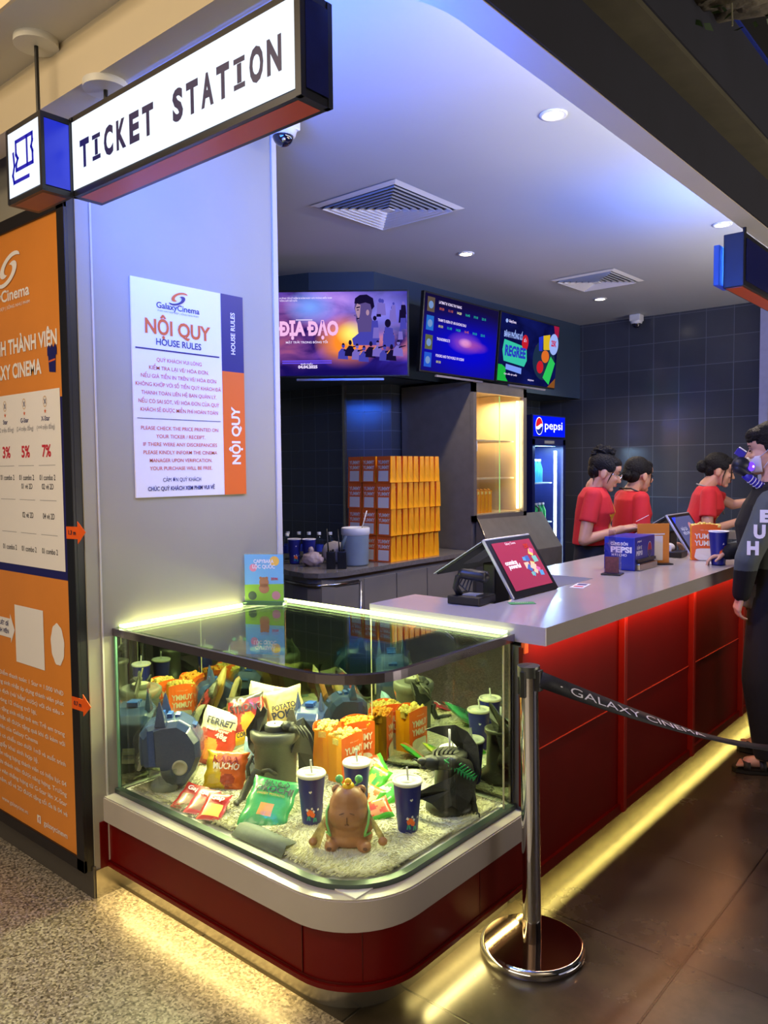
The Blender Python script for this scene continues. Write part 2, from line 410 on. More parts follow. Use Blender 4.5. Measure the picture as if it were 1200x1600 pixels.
# corridor ceiling strips
b = MB(); b.bb((-7, 1.03, 2.75), (-.95, 1.212, 2.8), white_paint)
b.bb((-7, 1.02, 2.75), (-.95, 1.03, 3.1), cream); b.bb((-7, -3, 3.08), (5, 1.02, 3.14), cream)
struct(b, 'ceiling_corridor')
# surroundings that only light and reflections see
b = MB(); b.bb((-7, -3.05, 0), (5, -3, 3.2), wall_paint); struct(b, 'wall_corridor_back')
b = MB(); b.bb((5, -3, 0), (5.05, 9, 3.2), mat('dim_wall', '#3a3632', .7, var=.1)); struct(b, 'wall_right')

# back walls
b = MB(); b.wall((-2.05, 7.36), (-2.05 - 0, 7.36 + .01), 0, .1, wall_tile); b = MB()
b.wall((-4.6, 7.36), (-1.97, 7.36), 0, 2.9, wall_tile_far)
struct(b, 'wall_back')
b = MB(); b.bb((-1.97, 7.3, 0), (-1.9, 7.4, 2.9), mat('pale_jamb', '#9a9cb8', .5, var=.05)); struct(b, 'trim_back_wall_end')
b = MB(); b.bb((-1.9, 7.7, 0), (3, 7.78, 2.45), mat('lit_screen_wall', '#c98a52', .6, var=.15, scale=2)); struct(b, 'wall_beyond')
b = MB(); b.bb((-1.9, 7.3, 2.4), (0, 7.75, 2.9), white_paint); struct(b, 'wall_beyond_header')
b = MB(); A_, B_, C_ = (-4.38, 3.95), (-4.124, 4.036), (-3.76, 4.33)
b.wall((-6.0, 3.4), A_, 2.17, 2.9, bulk_paint, .04); b.wall(A_, B_, 2.17, 2.9, bulk_paint, .04)
b.wall(B_, C_, 2.17, 2.9, bulk_paint, .04); b.wall(C_, (-3.67, 7.36), 2.17, 2.9, bulk_paint, .04)
b.add([(-6, 3.4, 2.17), (*A_, 2.17), (*B_, 2.17), (*C_, 2.17), (-3.67, 7.36, 2.17), (-5, 7.36, 2.17), (-6, 7, 2.17)], [(0, 6, 5, 4, 3, 2, 1)], bulk_paint)
struct(b, 'wall_bulkhead')
b = MB(); b.wall((-7, 4.7), (-4.405, 4.7), 0, 2.2, wall_tile); struct(b, 'wall_niche_left')
b = MB(); b.wall((-4.405, 4.7), (-4.12, 4.94), 0, 2.2, wall_tile); struct(b, 'wall_niche_angled')
b = MB(); b.wall((-4.12, 4.94), (-4.12, 7.36), 0, 2.2, wall_tile); struct(b, 'wall_niche_right')
b = MB(); b.bb((-4.415, 4.675, .8), (-4.39, 4.70, 2.18), steel); struct(b, 'trim_niche_corner')

# square ceiling diffusers
def vent(cx, cy, s, rz, label):
    t = thing('air_diffuser', label, 'air vent', (cx, cy, 2.9), rz, 'square ceiling diffusers')
    vm = mat('vent_white', '#d8d6d4', .5)
    b = MB(); h = s / 2
    for k, (a, c) in enumerate(((h, h - .035),)):
        V = [(-a, -a, -.004), (a, -a, -.004), (a, a, -.004), (-a, a, -.004), (-c, -c, -.012), (c, -c, -.012), (c, c, -.012), (-c, c, -.012)]
        b.add(V, [(i, 4 + i, 4 + (i + 1) % 4, (i + 1) % 4) for i in range(4)], vm)
    b.build('frame', t)
    b = MB(); b.box((0, 0, -.002), (s - .07, s - .07, .003), mat('vent_dark', '#2a2a2c', .6)); b.build('backing', t)
    k = 0; a = h - .045
    while a > .035:
        b = MB(); c = a - .014
        V = [(-a, -a, -.020), (a, -a, -.020), (a, a, -.020), (-a, a, -.020), (-c, -c, -.005), (c, -c, -.005), (c, c, -.005), (-c, c, -.005)]
        V += [(x, y, z - .002) for x, y, z in V]
        b.add(V, [(i, 4 + i, 4 + (i + 1) % 4, (i + 1) % 4) for i in range(4)] + [(8 + (i + 1) % 4, 12 + (i + 1) % 4, 12 + i, 8 + i) for i in range(4)], vm)
        b.build('louvre', t); a -= .033
    b = MB(); b.box((0, 0, -.02), (.05, .05, .004), vm); b.build('centre_plate', t)
vent(-2.776, 3.32, .59, 0, 'large square white air diffuser on the kiosk ceiling, nearest the lit sign')
vent(-2.69, 5.67, .52, -.02, 'smaller-looking square white air diffuser far back on the kiosk ceiling')
for x, y, lab in ((-1.57, 2.91, 'round glowing ceiling downlight by the white pelmet, the biggest in view'), (-3.0, 4.38, 'round glowing downlight between the two ceiling diffusers'),
               (-2.97, 6.32, 'round glowing downlight just below the far ceiling diffuser, before the tiled wall'), (-1.53, 4.87, 'round glowing downlight in the blue lit ceiling patch near the far sign')):
    t = thing('downlight', lab, 'ceiling light', (x, y, 2.9), 0, 'recessed ceiling downlights')
    b = MB(); b.lathe([(.055, -.001), (.055, -.006), (.042, -.008), (.038, -.001)], white_pl, n=28); b.build('trim_ring', t)
    b = MB(); b.lathe([(.0, -.005), (.038, -.005)], glow('lamp_glow', '#ffedd0', 22), n=24); b.build('lamp', t)
# security cameras
def dome(loc, lab, s=1.0):
    t = thing('security_camera', lab, 'security camera', loc)
    b = MB(); b.bb((-.05 * s, -.05 * s, -.0), (.05 * s, .05 * s, .06 * s), white_pl, bev=.008)
    b.lathe([(.055 * s, 0), (.05 * s, -.02 * s), (.04 * s, -.024 * s)], white_pl); b.build('housing', t)
    b = MB(); b.ell((0, 0, -.02 * s), (.042 * s, .042 * s, .042 * s), mat('dome_black', '#0a0d1c', .08, coat=.8)); b.build('dome', t)
    b = MB(); b.ell((.025 * s, -.02 * s, -.045 * s), .008 * s, chrome); b.build('lens', t)
dome((-2.38, 2.2, 2.84), 'dark dome security camera under the lit ticket sign, at the top of the pale wall')
dome((-3.03, 7.22, 2.84), 'small security camera high on the dark tiled back wall')

# ================================================================== hanging signs
def hang_sign(b, x0, x1, y0, y1, z0, z1, parent, fr=.018):
    # black aluminium edge profiles of a light box
    for (ya, za) in ((y0, z0), (y1, z0), (y0, z1), (y1, z1)):
        b.bb((x0, ya - .006, za - fr / 2), (x1, ya + .006, za + fr / 2), alu_dark)
    for (ya) in (y0, y1):
        for xa in (x0, x1): b.bb((xa - fr / 2, ya - .006, z0), (xa + fr / 2, ya + .006, z1), alu_dark)
    for xa in (x0, x1):
        for za in (z0, z1): b.bb((xa - fr / 2, y0, za - fr / 2), (xa + fr / 2, y1, za + fr / 2), alu_dark)
blue_side = mat('blue_side_panel', '#1c2fb0', .3, emit=.35, ecolor='#1a2cff')
blue_dark = mat('blue_dark_panel', '#161c5c', .25, var=.1)
orange_panel = mat('orange_panel', '#c8532a', .35)
t = thing('ticket_sign', 'long hanging light box reading TICKET STATION with orange underside', 'sign', (-1.715, 1.245, 2.298))
def L_(p): return (p[0] + 1.715, p[1] - 1.245, p[2] - 2.298)
b = MB(); b.bb(L_((-2.185, 1.203, 2.31)), L_((-1.25, 1.29, 2.494)), alu_dark); b.bb(L_((-2.194, 1.2, 2.289)), L_((-1.24, 1.292, 2.306)), alu_dark)
b.bb(L_((-2.194, 1.2, 2.496)), L_((-1.24, 1.292, 2.514)), alu_dark); b.bb(L_((-1.255, 1.197, 2.289)), L_((-1.237, 1.211, 2.512)), alu_dark); b.bb(L_((-2.196, 1.197, 2.289)), L_((-2.182, 1.211, 2.512)), alu_dark)
b.bb(L_((-1.255, 1.28, 2.289)), L_((-1.237, 1.294, 2.512)), alu_dark)
b.build('frame', t)
b = MB(); b.quad(L_((-2.182, 1.198, 2.306)), L_((-1.255, 1.198, 2.306)), L_((-1.255, 1.198, 2.497)), L_((-2.182, 1.198, 2.497)), glow('sign_white', '#e6f2ff', 1.2)); b.build('light_panel', t)
lp = [o for o in t.children if o.name.startswith('light_panel')][0]
def mono(word, x0, pitch):
    # evenly pitched capitals with serifs on the I, as on the sign
    b = MB(); hh = .069; wd = pitch * .80; st = .0155; z0 = 2.361
    for k, ch in enumerate(word):
        cx = x0 + k * pitch
        if ch == 'I':
            for a in ((cx - wd * .42, cx + wd * .42, z0, z0 + .012), (cx - wd * .42, cx + wd * .42, z0 + hh - .012, z0 + hh), (cx - st / 2, cx + st / 2, z0 + .013, z0 + hh - .013)):
                b.add([L_((a[0], 1.197, a[2])), L_((a[1], 1.197, a[2])), L_((a[1], 1.197, a[3])), L_((a[0], 1.197, a[3]))], [(0, 1, 2, 3)], navy_ink)
        else: b.text(ch, L_((cx, 1.197, z0)), (1, 0, 0), (0, 0, 1), hh, navy_ink, w=wd * (.92 if ch in 'EKCS' else 1), bold=.045)
    b.build('word', lp)
mono('TICKET', -2.115, .0628); mono('STATION', -1.672, .0588)
b = MB(); b.quad(L_((-2.17, 1.212, 2.2885)), L_((-2.17, 1.28, 2.2885)), L_((-1.262, 1.28, 2.2885)), L_((-1.262, 1.212, 2.2885)), orange_panel); b.build('underside_panel', t)
b = MB(); b.quad(L_((-1.2365, 1.212, 2.308)), L_((-1.2365, 1.28, 2.308)), L_((-1.2365, 1.28, 2.495)), L_((-1.2365, 1.212, 2.495)), blue_dark); b.build('end_panel', t)
b = MB(); b.quad(L_((-1.25, 1.2945, 2.31)), L_((-2.18, 1.2945, 2.31)), L_((-2.18, 1.2945, 2.49)), L_((-1.25, 1.2945, 2.49)), glow('sign_blue_back', '#2c68ff', 95)); b.build('back_panel', t)
def rod(t, x, y, z0, z1, arm=None):
    r = MB(); r.cyl((x, y, z0), (x, y, z1), .006, black_pl, n=10)
    if arm: r.bb((x - .006, arm, z0), (x + .006, y, z0 + .012), black_pl)
    r.build('hanging_rod', t); r = MB(); r.cyl((x, y, z1 - .02), (x, y, z1), .062, white_pl, n=28); r.build('ceiling_rose', t)
rod(t, -2.093 + 1.715, 1.255 - 1.245, .216, .302)
rod(t, -1.35 + 1.715, 1.255 - 1.245, .216, .302)
t = thing('ticket_symbol_sign', 'small square light box with a blue ticket symbol, left of the long lit sign', 'sign', (-2.29, 1.155, 2.29))
def L_(p): return (p[0] + 2.29, p[1] - 1.155, p[2] - 2.29)
b = MB(); b.bb(L_((-2.388, 1.112, 2.3)), L_((-2.193, 1.195, 2.498)), alu_dark); b.bb(L_((-2.395, 1.107, 2.287)), L_((-2.186, 1.198, 2.302)), alu_dark); b.bb(L_((-2.395, 1.107, 2.49)), L_((-2.186, 1.198, 2.505)), alu_dark)
for x in (-2.391, -2.19): b.bb(L_((x - .006, 1.106, 2.29)), L_((x + .006, 1.116, 2.5)), alu_dark)
b.bb(L_((-2.196, 1.19, 2.29)), L_((-2.184, 1.2, 2.5)), alu_dark); b.build('frame', t)
b = MB(); b.quad(L_((-2.383, 1.106, 2.304)), L_((-2.197, 1.106, 2.304)), L_((-2.197, 1.106, 2.489)), L_((-2.383, 1.106, 2.489)), MATS['sign_white']); b.build('light_panel', t)
b = MB()
ol = [(-.045, .02), (-.045, .055), (.055, .055), (.055, .035), (.048, .02), (.055, .005), (.055, -.025), (-.045, -.025), (-.045, -.008), (-.035, .006), (-.045, .02)]
bi = mat('sign_blue_ink', '#1414b4', .4, emit=.3, ecolor='#1010c0')
def stroke(b, pts, wd, o, m, ux=Vector((1, 0, 0)), uy=Vector((0, 0, 1))):
    o = Vector(o)
    for (ax, ay), (bx, by) in zip(pts, pts[1:]):
        d = Vector((bx - ax, by - ay)); l = d.length; d.normalize(); n = Vector((-d.y, d.x)) * wd / 2; e = d * wd / 2
        q = [Vector((ax, ay)) - e + n, Vector((ax, ay)) - e - n, Vector((bx, by)) + e - n, Vector((bx, by)) + e + n]
        b.add([o + ux * p.x + uy * p.y for p in q], [(0, 1, 2, 3)], m)
stroke(b, ol, .011, L_((-2.288, 1.105, 2.4)), bi); stroke(b, [(.022, .053), (.022, -.023)], .011, L_((-2.288, 1.105, 2.4)), bi)
stroke(b, [(-.06, .03), (-.055, -.005), (-.066, -.03), (-.06, -.052), (.03, -.052)], .011, L_((-2.29, 1.105, 2.395)), bi); b.build('symbol', t)
b = MB(); b.quad(L_((-2.1855, 1.117, 2.305)), L_((-2.1855, 1.19, 2.305)), L_((-2.1855, 1.19, 2.488)), L_((-2.1855, 1.117, 2.488)), blue_side); b.build('side_panel', t)
b = MB(); b.quad(L_((-2.375, 1.117, 2.2865)), L_((-2.375, 1.188, 2.2865)), L_((-2.205, 1.188, 2.2865)), L_((-2.205, 1.117, 2.2865)), mat('dim_orange_panel', '#8a4a38', .4)); b.build('underside_panel', t)
rod(t, 0, 0, .215, .46)
# far sign, cut by the frame edge
t = thing('far_sign', 'dark blue hanging light box cut off at the right edge of the photo', 'sign', (-1.14, 3.95, 2.42))
b = MB(); b.bb((-.045, -.16, -.12), (.045, .6, .12), alu_dark, bev=.004); b.build('frame', t)
b = MB(); b.bb((.046, -.135, -.095), (.049, .55, .095), blue_dark); b.build('light_panel', t)
b = MB(); b.bb((-.035, -.15, -.1225), (.035, .58, -.1205), orange_panel); b.build('underside_panel', t)
b = MB(); b.quad((-.046, -.12, -.09), (-.046, .55, -.09), (-.046, .55, .09), (-.046, -.12, .09), glow('far_blue_back', '#3a7cff', 62)); b.build('back_panel', t)
b = MB(); b.bb((-.075, -.2, -.11), (-.05, -.06, .07), mat('blue_frame', '#25518c', .3, emit=.25, ecolor='#1c3cff'), bev=.003); b.build('bracket_box', t)
b = MB(); b.cyl((0, .0, .12), (0, .0, .4), .008, black_pl); b.build('hanging_rod', t)
b = MB(); b.cyl((0, .0, .375), (0, .0, .39), .06, white_pl); b.build('ceiling_rose', t)
# artificial rock with leaves hanging from the black ceiling
t = thing('hanging_rock', 'rough grey artificial rock with trailing leaves at the top right of the ceiling', 'rock', (-.78, 2.85, 2.95))
rk = mat('rock', '#5c564a', .9, var=.5, scale=14, bump=.8, bscale=30)
b = MB(); b.ell((.16, -.12, .16), (.42, .3, .13), rk, n=48, k=28, nz=.35, ns=3); b.ell((.0, -.1, .1), (.16, .12, .08), rk, n=36, k=20, nz=.5, ns=3); b.build('rock', t)
b = MB(); lf = mat('leaf', '#26401c', .6, var=.3)
for i in range(46):
    a = random.uniform(-.2, .12); p = Vector((a, random.uniform(-.3, .1), random.uniform(.0, .12))); d = Vector((random.uniform(-1, 1), random.uniform(-1, 1), random.uniform(-1, .2))).normalized(); q = d.orthogonal().normalized() * .011
    b.add([p, p + d * .018 + q, p + d * .045, p + d * .018 - q], [(0, 1, 2, 3)], lf)
b.cyl((-.06, -.12, .08), (-.055, -.12, -.045), .003, mat('stem', '#8a8a78', .6), n=6); tag(b.build('leaves', t), kind='stuff')

# ================================================================== orange member poster in its frame
t = thing('poster_case', 'tall black framed orange membership poster on the corridor wall', 'poster', (-3.2, 1.39, .1))
def L_(p): return (p[0] + 3.2, p[1] - 1.39, p[2] - .1)
b = MB(); X0, X1, Z0, Z1 = -4.1, -2.535, .1, 2.42
b.bb(L_((X0, 1.362, Z0)), L_((X1, 1.39, Z1)), frame_black)
for a in (((X1 - .05, 1.352, Z0), (X1, 1.364, Z1)), ((X0, 1.352, Z0), (X0 + .05, 1.364, Z1)), ((X0, 1.352, Z0), (X1, 1.364, Z0 + .045)), ((X0, 1.352, Z1 - .045), (X1, 1.364, Z1))): b.bb(L_(a[0]), L_(a[1]), frame_black)
b.build('frame', t, bevel=.002)
b = MB(); py = 1.3605
def rect(b, x0, x1, z0, z1, m, y=py): b.quad(L_((x0, y, z0)), L_((x1, y, z0)), L_((x1, y, z1)), L_((x0, y, z1)), m)
rect(b, X0 + .05, X1 - .05, Z0 + .045, Z1 - .045, orange_pr)
b.build('orange_sheet', t)
b = MB(); rect(b, X0 + .05, -2.597, 1.12, 1.755, navy_ink, py - .0006); rect(b, X0 + .05, -2.612, 1.15, 1.785, white_ink, py - .0012); b.build('price_table', t)
UX, UY = (1, 0, 0), (0, 0, 1)
b = MB(); yy = py - .0018
T = lambda s, x, z, h, m, **k: b.text(s, L_((x, yy, z)), UX, UY, h, m, **k)
T('GalaxyCinema', -2.805, 2.13, .04, white_ink, align='r', bold=.02, w=.42); T('PHIM HAY RẠP ĐẸP | SỐNG NHƯ PHIM', -2.805, 2.10, .011, white_ink, align='r', w=.4)
swirl(b, L_((-2.96, yy, 2.24)), UX, UY, .1, white_ink, white_ink)
T('CHƯƠNG TRÌNH THÀNH VIÊN', -2.618, 1.935, .05, white_ink, align='r', bold=.03, w=.86); T('GALAXY CINEMA', -2.735, 1.845, .05, white_ink, align='r', bold=.03, w=.47)
for k, (x, nm, rng, pc, l1, l2, l3) in enumerate(((-3.03, 'Star', '(<2 triệu đồng)', '3%', '01 combo 2', '', '01 combo 2'), (-2.875, 'G-Star', '(2-4 triệu đồng)', '5%', '01 combo 2', '01 vé 2D', '02 vé 2D'), (-2.718, 'X-Star', '(>=4 triệu đồng)', '7%', '01 combo 2', '02 vé 2D', '04 vé 2D'))):
    T(nm, x, 1.678, .016, navy_ink, bold=.02); T(rng, x, 1.648, .016, grey_ink, wmax=.13); T(pc, x, 1.552, .04, red_ink, bold=.03, wmax=.065)
    T(l1, x, 1.468, .019, dark_ink, w=.115, bold=.01)
    if l2: T(l2, x, 1.436, .019, dark_ink, w=.085, bold=.01); T(l3, x, 1.33, .02, dark_ink, w=.085, bold=.01)
    T('01 combo 2', x, 1.205, .019, dark_ink, w=.115, bold=.01)
    for z in (1.52, 1.395, 1.272): b.bb(L_((x - .06, yy, z)), L_((x + .06, yy + .0002, z + .0015)), grey_ink)
b.build('lettering', t)
em = mat('badge_gold', '#c99a52', .5)
for x in (-3.03, -2.875, -2.718):
    b = MB()
    o = Vector(L_((x, yy, 1.745))); vs = []; n = 24
    for rr in (.017, .0148): vs += [o + Vector((rr * math.cos(2 * PI * i / n) * .8, 0, rr * 1.15 * math.sin(2 * PI * i / n))) for i in range(n)]
    b.add(vs, [(i, (i + 1) % n, n + (i + 1) % n, n + i) for i in range(n)], em)
    stroke(b, [(-.006, .008), (.006, -.008)], .003, o, navy_ink); stroke(b, [(.006, .008), (-.006, -.008)], .003, o, navy_ink)
    st = [o + Vector((math.sin(k * PI / 5) * (.009 if k % 2 == 0 else .004), 0, -.034 + math.cos(k * PI / 5) * (.009 if k % 2 == 0 else .004))) for k in range(10)]
    b.add(st, [list(range(10))[::-1]], orange_ink); b.build('badge', t)
b = MB(); cx = -2.655; V = [L_((cx - .03, yy, 1.925)), L_((cx - .024, yy, 1.845)), L_((cx + .02, yy, 1.84)), L_((cx + .026, yy, 1.925))]
b.add(V, [(0, 1, 2, 3)], navy_ink); b.add([L_((cx - .033 + .011 * i, yy - .0003, 1.925 + (.014 if i % 2 else 0))) for i in range(7)] + [L_((cx + .033, yy - .0003, 1.9)), L_((cx - .033, yy - .0003, 1.9))], [list(range(9))[::-1]], navy_ink)
stroke(b, [(-.02, 0), (.02, .004)], .006, Vector(L_((cx, yy - .0006, 1.88))), orange_ink); b.build('cup_picture', t)
# white card where the code would be, left blank, with an arrow sign
b = MB(); rect(b, -3.01, -2.785, .775, .995, white_ink, yy); b.build('white_card', t)
b = MB(); b.add([L_(p) for p in ((-3.3, yy, .86), (-3.05, yy, .86), (-3.05, yy, .84), (-3.015, yy, .895), (-3.05, yy, .955), (-3.05, yy, .935), (-3.3, yy, .935))], [(0, 1, 2, 3, 4, 5, 6)], white_ink)
b.text('QUÉT để', L_((-3.065, yy - .0006, .905)), UX, UY, .016, navy_ink, align='r', bold=.02); b.text('THÀNH VIÊN', L_((-3.065, yy - .0006, .875)), UX, UY, .016, navy_ink, align='r', bold=.02); b.build('arrow_panel', t)
b = MB(); b.add([L_((-2.685 + .048 * (1 + .03 * math.sin(9 * a)) * math.cos(a), yy, .885 + .075 * (1 + .03 * math.sin(9 * a)) * math.sin(a))) for a in [2 * PI * i / 40 for i in range(40)]], [list(range(40))], white_ink); b.build('white_blob_picture', t)
b = MB(); z = .705
lines = ['Điểm thanh toán: 1 Star = 1.000 VNĐ', 'Quà tặng sinh nhật áp dụng thành viên phát', 'sinh giao dịch (vé/ bắp/ nước) với chi tiêu >', 'trong vòng 12 tháng trở lại.', 'Quà tặng sinh nhật trẻ em: Trẻ em trong', 'sinh nhật sẽ được tặng quà khi đi kèm với', 'thành viên của Galaxy Cinema', 'Trẻ có chiều cao dưới 1m3 và xuất trình', 'giấy khai sinh hợp lệ.', 'Quyền nâng hạng thành viên có hiệu lực 04', 'ngày khi thành viên được nâng hạng. Trường', 'hợp viên thăng hạng từ G-Star lên X-Star', 'trong năm, số vé 2D được tặng tối đa là 04 vé']
for i, s in enumerate(lines):
    T(s, -2.655 if i not in (3, 6, 8) else -2.86, z - i * .0365, .0165, white_ink, align='r', w=min(.62, .0145 * len(s)), bold=.008)
T('www.galaxycine.vn', -2.96, .19, .017, white_ink, align='r', w=.22); T('galaxycinevn', -2.66, .185, .02, white_ink, align='r', w=.175, bold=.01)
rect(b, -2.885, -2.858, .182, .212, white_ink, yy); b.text('f', L_((-2.87, yy - .0005, .184)), UX, UY, .022, orange_ink, bold=.03)
b.build('small_print', t)

# height markers: orange arrows
for z, s, lab in ((1.29, '1.3 m', 'small orange arrow sticker reading 1.3 m on the poster frame edge'), (.70, '0.7 m', 'small orange arrow sticker reading 0.7 m, lower on the poster frame edge')):
    t = thing('height_arrow', lab, 'sticker', (-2.58, 1.35, z), 0, 'height arrow stickers')
    b = MB(); V = [(0, 0, -.022), (.075, -.0, -.02), (.075, 0, -.036), (.13, -.002, .006), (.075, 0, .04), (.075, 0, .022), (0, 0, .02)]
    b.add([(x, y, q) for x, y, q in V] + [(x, y + .002, q) for x, y, q in V], [(0, 1, 2, 3, 4, 5, 6), (13, 12, 11, 10, 9, 8, 7)] + [(7 + i, 7 + (i + 1) % 7, (i + 1) % 7, i) for i in range(7)], mat('arrow_orange', '#ee5f12', .5)); b.build('arrow', t)
    b = MB(); b.text(s, (.04, -.001, -.006), UX, UY, .014, dark_ink, bold=.03, w=.05); b.build('lettering', t)

# ================================================================== house rules board
t = thing('house_rules_board', 'white board of printed house rules with blue and orange side band', 'notice board', (-2.53, 1.85, 1.80))
UX, UY = (0, 1, 0), (0, 0, 1)
def L_(p): return (p[0] + 2.53, p[1] - 1.85, p[2] - 1.80)
b = MB(); b.bb(L_((-2.53, 1.588, 1.40)), L_((-2.523, 2.095, 2.19)), white_ink, bev=.001); b.build('board', t)
def rect(b, y0, y1, z0, z1, m, x=-2.5222): b.quad(L_((x, y0, z0)), L_((x, y1, z0)), L_((x, y1, z1)), L_((x, y0, z1)), m)
b = MB(); rect(b, 1.985, 2.0955, 1.888, 2.1905, navy_ink); b.build('blue_band', t)
b = MB(); rect(b, 1.985, 2.0955, 1.3995, 1.888, mat('band_orange', '#e0661c', .45)); b.build('orange_band', t)
b = MB(); X = -2.5215; C0 = 1.787
T = lambda s, z, h, m, w=None, **k: b.text(s, L_((X, C0, z)), UX, UY, h, m, w=w, **k)
swirl(b, L_((X, C0, 2.137)), UX, UY, .045, orange_ink, navy_ink)
T('GalaxyCinema', 2.093, .021, navy_ink, .19, bold=.015); T('PHIM HAY RẠP ĐẸP | SỐNG NHƯ PHIM', 2.08, .006, grey_ink, .18)
T('NỘI QUY', 1.998, .05, orange_ink, .29, bold=.03); T('HOUSE RULES', 1.958, .023, navy_ink, .2, bold=.015)
b.bb(L_((X, 1.60, 1.937)), L_((X + .0004, 1.972, 1.942)), navy_ink); b.bb(L_((X, 1.60, 1.687)), L_((X + .0004, 1.972, 1.689)), navy_ink)
for i, (s, wd) in enumerate((('QUÝ KHÁCH VUI LÒNG', .2), ('KIỂM TRA LẠI VÉ/ HÓA ĐƠN.', .265), ('NẾU GIÁ TIỀN IN TRÊN VÉ/ HÓA ĐƠN', .335), ('KHÔNG KHỚP VỚI SỐ TIỀN QUÝ KHÁCH ĐÃ', .38), ('THANH TOÁN LIÊN HỆ BAN QUẢN LÝ.', .335), ('NẾU CÓ SAI SÓT, VÉ/ HÓA ĐƠN CỦA QUÝ', .36), ('KHÁCH SẼ ĐƯỢC MIỄN PHÍ HOÀN TOÀN', .345))):
    T(s, 1.897 - i * .0305, .0135, orange_ink, wd, bold=.005)
for i, (s, wd) in enumerate((('PLEASE CHECK THE PRICE PRINTED ON', .345), ('YOUR TICKER / RECEIPT.', .22), ('IF THERE WERE ANY DISCREPANCIES', .33), ('PLEASE KINDLY INFORM THE CINEMA', .33), ('MANAGER UPON VERIFICATION.', .28), ('YOUR PURCHASE WILL BE FREE.', .28))):
    T(s, 1.647 - i * .0295, .013, orange_ink, wd, bold=.005)
T('CẢM ƠN QUÝ KHÁCH', 1.456, .0145, navy_ink, .17); T('CHÚC QUÝ KHÁCH XEM PHIM VUI VẺ', 1.424, .0145, navy_ink, .3, bold=.02)
b.text('HOUSE RULES', L_((X, 2.052, 2.04)), (0, 0, 1), (0, -1, 0), .02, white_ink, w=.165, bold=.02)
b.text('NỘI QUY', L_((X, 2.068, 1.635)), (0, 0, 1), (0, -1, 0), .04, white_ink, w=.23, bold=.03); b.build('lettering', t)

# ================================================================== display case
t = thing('display_case', 'curved glass display case on a red base with white ledge, full of snacks', 'display case', (-2.53, 2.26, 0))
def W(p): return (p[0] + 2.53, p[1] - 2.26, p[2])
class OB(MB):                      # builder that takes world coordinates and stores them about an origin
    def __init__(s, o): MB.__init__(s); s.o = Vector(o)
    def done(s, name, parent=None, **k):
        s.v = [v - s.o for v in s.v]; return s.build(name, parent, **k)
CO = (-2.53, 2.26, 0)
def ring(xr, yf, r, x0=-2.529, yb=2.255): return rounded_L(x0, xr, yf, yb, r)
def slab(b, pts, z0, z1, m, back=None):
    n = len(pts); bx, by = pts[0][0], pts[-1][1]
    poly = pts + [(bx, by)]
    V = [(*p, z0) for p in poly] + [(*p, z1) for p in poly]; N_ = len(poly)
    b.add(V, [list(range(N_))[::-1], list(range(N_, 2 * N_))], m); b.add(V, [(i, i + 1, N_ + i + 1, N_ + i) for i in range(n - 1)], m, True)
    b.add(V, [(i, (i + 1) % N_, N_ + (i + 1) % N_, N_ + i) for i in range(n - 1, N_)], m)
def skin(b, pts, z0, z1, m, th=.008):
    n = len(pts); V = [(*p, z0) for p in pts] + [(*p, z1) for p in pts]
    b.add(V, [(i, i + 1, n + i + 1, n + i) for i in range(n - 1)], m, True)
b = OB(CO); slab(b, ring(-1.385, 1.495, .2), 0, .11, mat('kick_steel', '#b0aba0', .25, .9, var=.05, scale=6)); b.done('kick_plate', t)
b = OB(CO); slab(b, ring(-1.322, 1.446, .23), .10, .266, red_lac); slab(b, ring(-1.312, 1.436, .235), .098, .112, red_lac)
slab(b, ring(-1.318, 1.442, .232), .1005, .118, mat('red_dark', '#4a0302', .3)); b.done('red_base', t)
b = OB(CO)
for x, y in ((-1.54, 1.445), (-1.385, 1.52)):
    b.bb((x - .0012, y - .0025, .12), (x + .0012, y + .003, .264), mat('red_dark', '#4a0302', .3))
b.bb((-1.323, 1.99, .12), (-1.3205, 1.993, .264), MATS['red_dark']); b.done('panel_seams', t)
b = OB(CO); slab(b, ring(-1.312, 1.428, .245, x0=-2.53), .264, .3475, solid_white); slab(b, ring(-1.3155, 1.4315, .242, x0=-2.53), .3475, .352, solid_white); b.done('white_ledge', t)
b = OB(CO); g1 = ring(-1.366, 1.487, .21)
skin(b, g1, .355, .925, clear_glass); tag(b.done('front_glass', t), 'clear curved front glass')
b = OB(CO)
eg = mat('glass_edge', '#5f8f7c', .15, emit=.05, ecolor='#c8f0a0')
for x, y in ((-1.366, 2.2),): b.bb((x - .003, y - .0015, .355), (x + .003, y + .0015, .925), mat('joint_bead', '#c8c29a', .3))
b.done('glass_joint', t)
b = OB(CO)
def band(b, pin, pout, z0, z1, m):
    n = len(pin); V = [(*p, z0) for p in pin] + [(*p, z0) for p in pout] + [(*p, z1) for p in pin] + [(*p, z1) for p in pout]
    F = []
    for i in range(n - 1): F += [(i, n + i, n + i + 1, i + 1)[::-1], (2 * n + i, 3 * n + i, 3 * n + i + 1, 2 * n + i + 1), (n + i, n + i + 1, 3 * n + i + 1, 3 * n + i), (i + 1, i, 2 * n + i, 2 * n + i + 1)]
    F += [(0, n, 3 * n, 2 * n)[::-1], (n - 1, 2 * n - 1, 4 * n - 1, 3 * n - 1)]
    b.add(V, F, m, False)
band(b, ring(-1.376, 1.497, .2), ring(-1.352, 1.473, .22), .352, .368, mat('bottom_channel', '#52605c', .3, .6)); b.done('bottom_channel', t)
b = OB(CO); band(b, ring(-1.378, 1.497, .2, yb=2.262), ring(-1.360, 1.481, .212, yb=2.262), .917, .943, mat('rim_steel', '#8d8790', .18, .9)); b.done('top_rim', t)
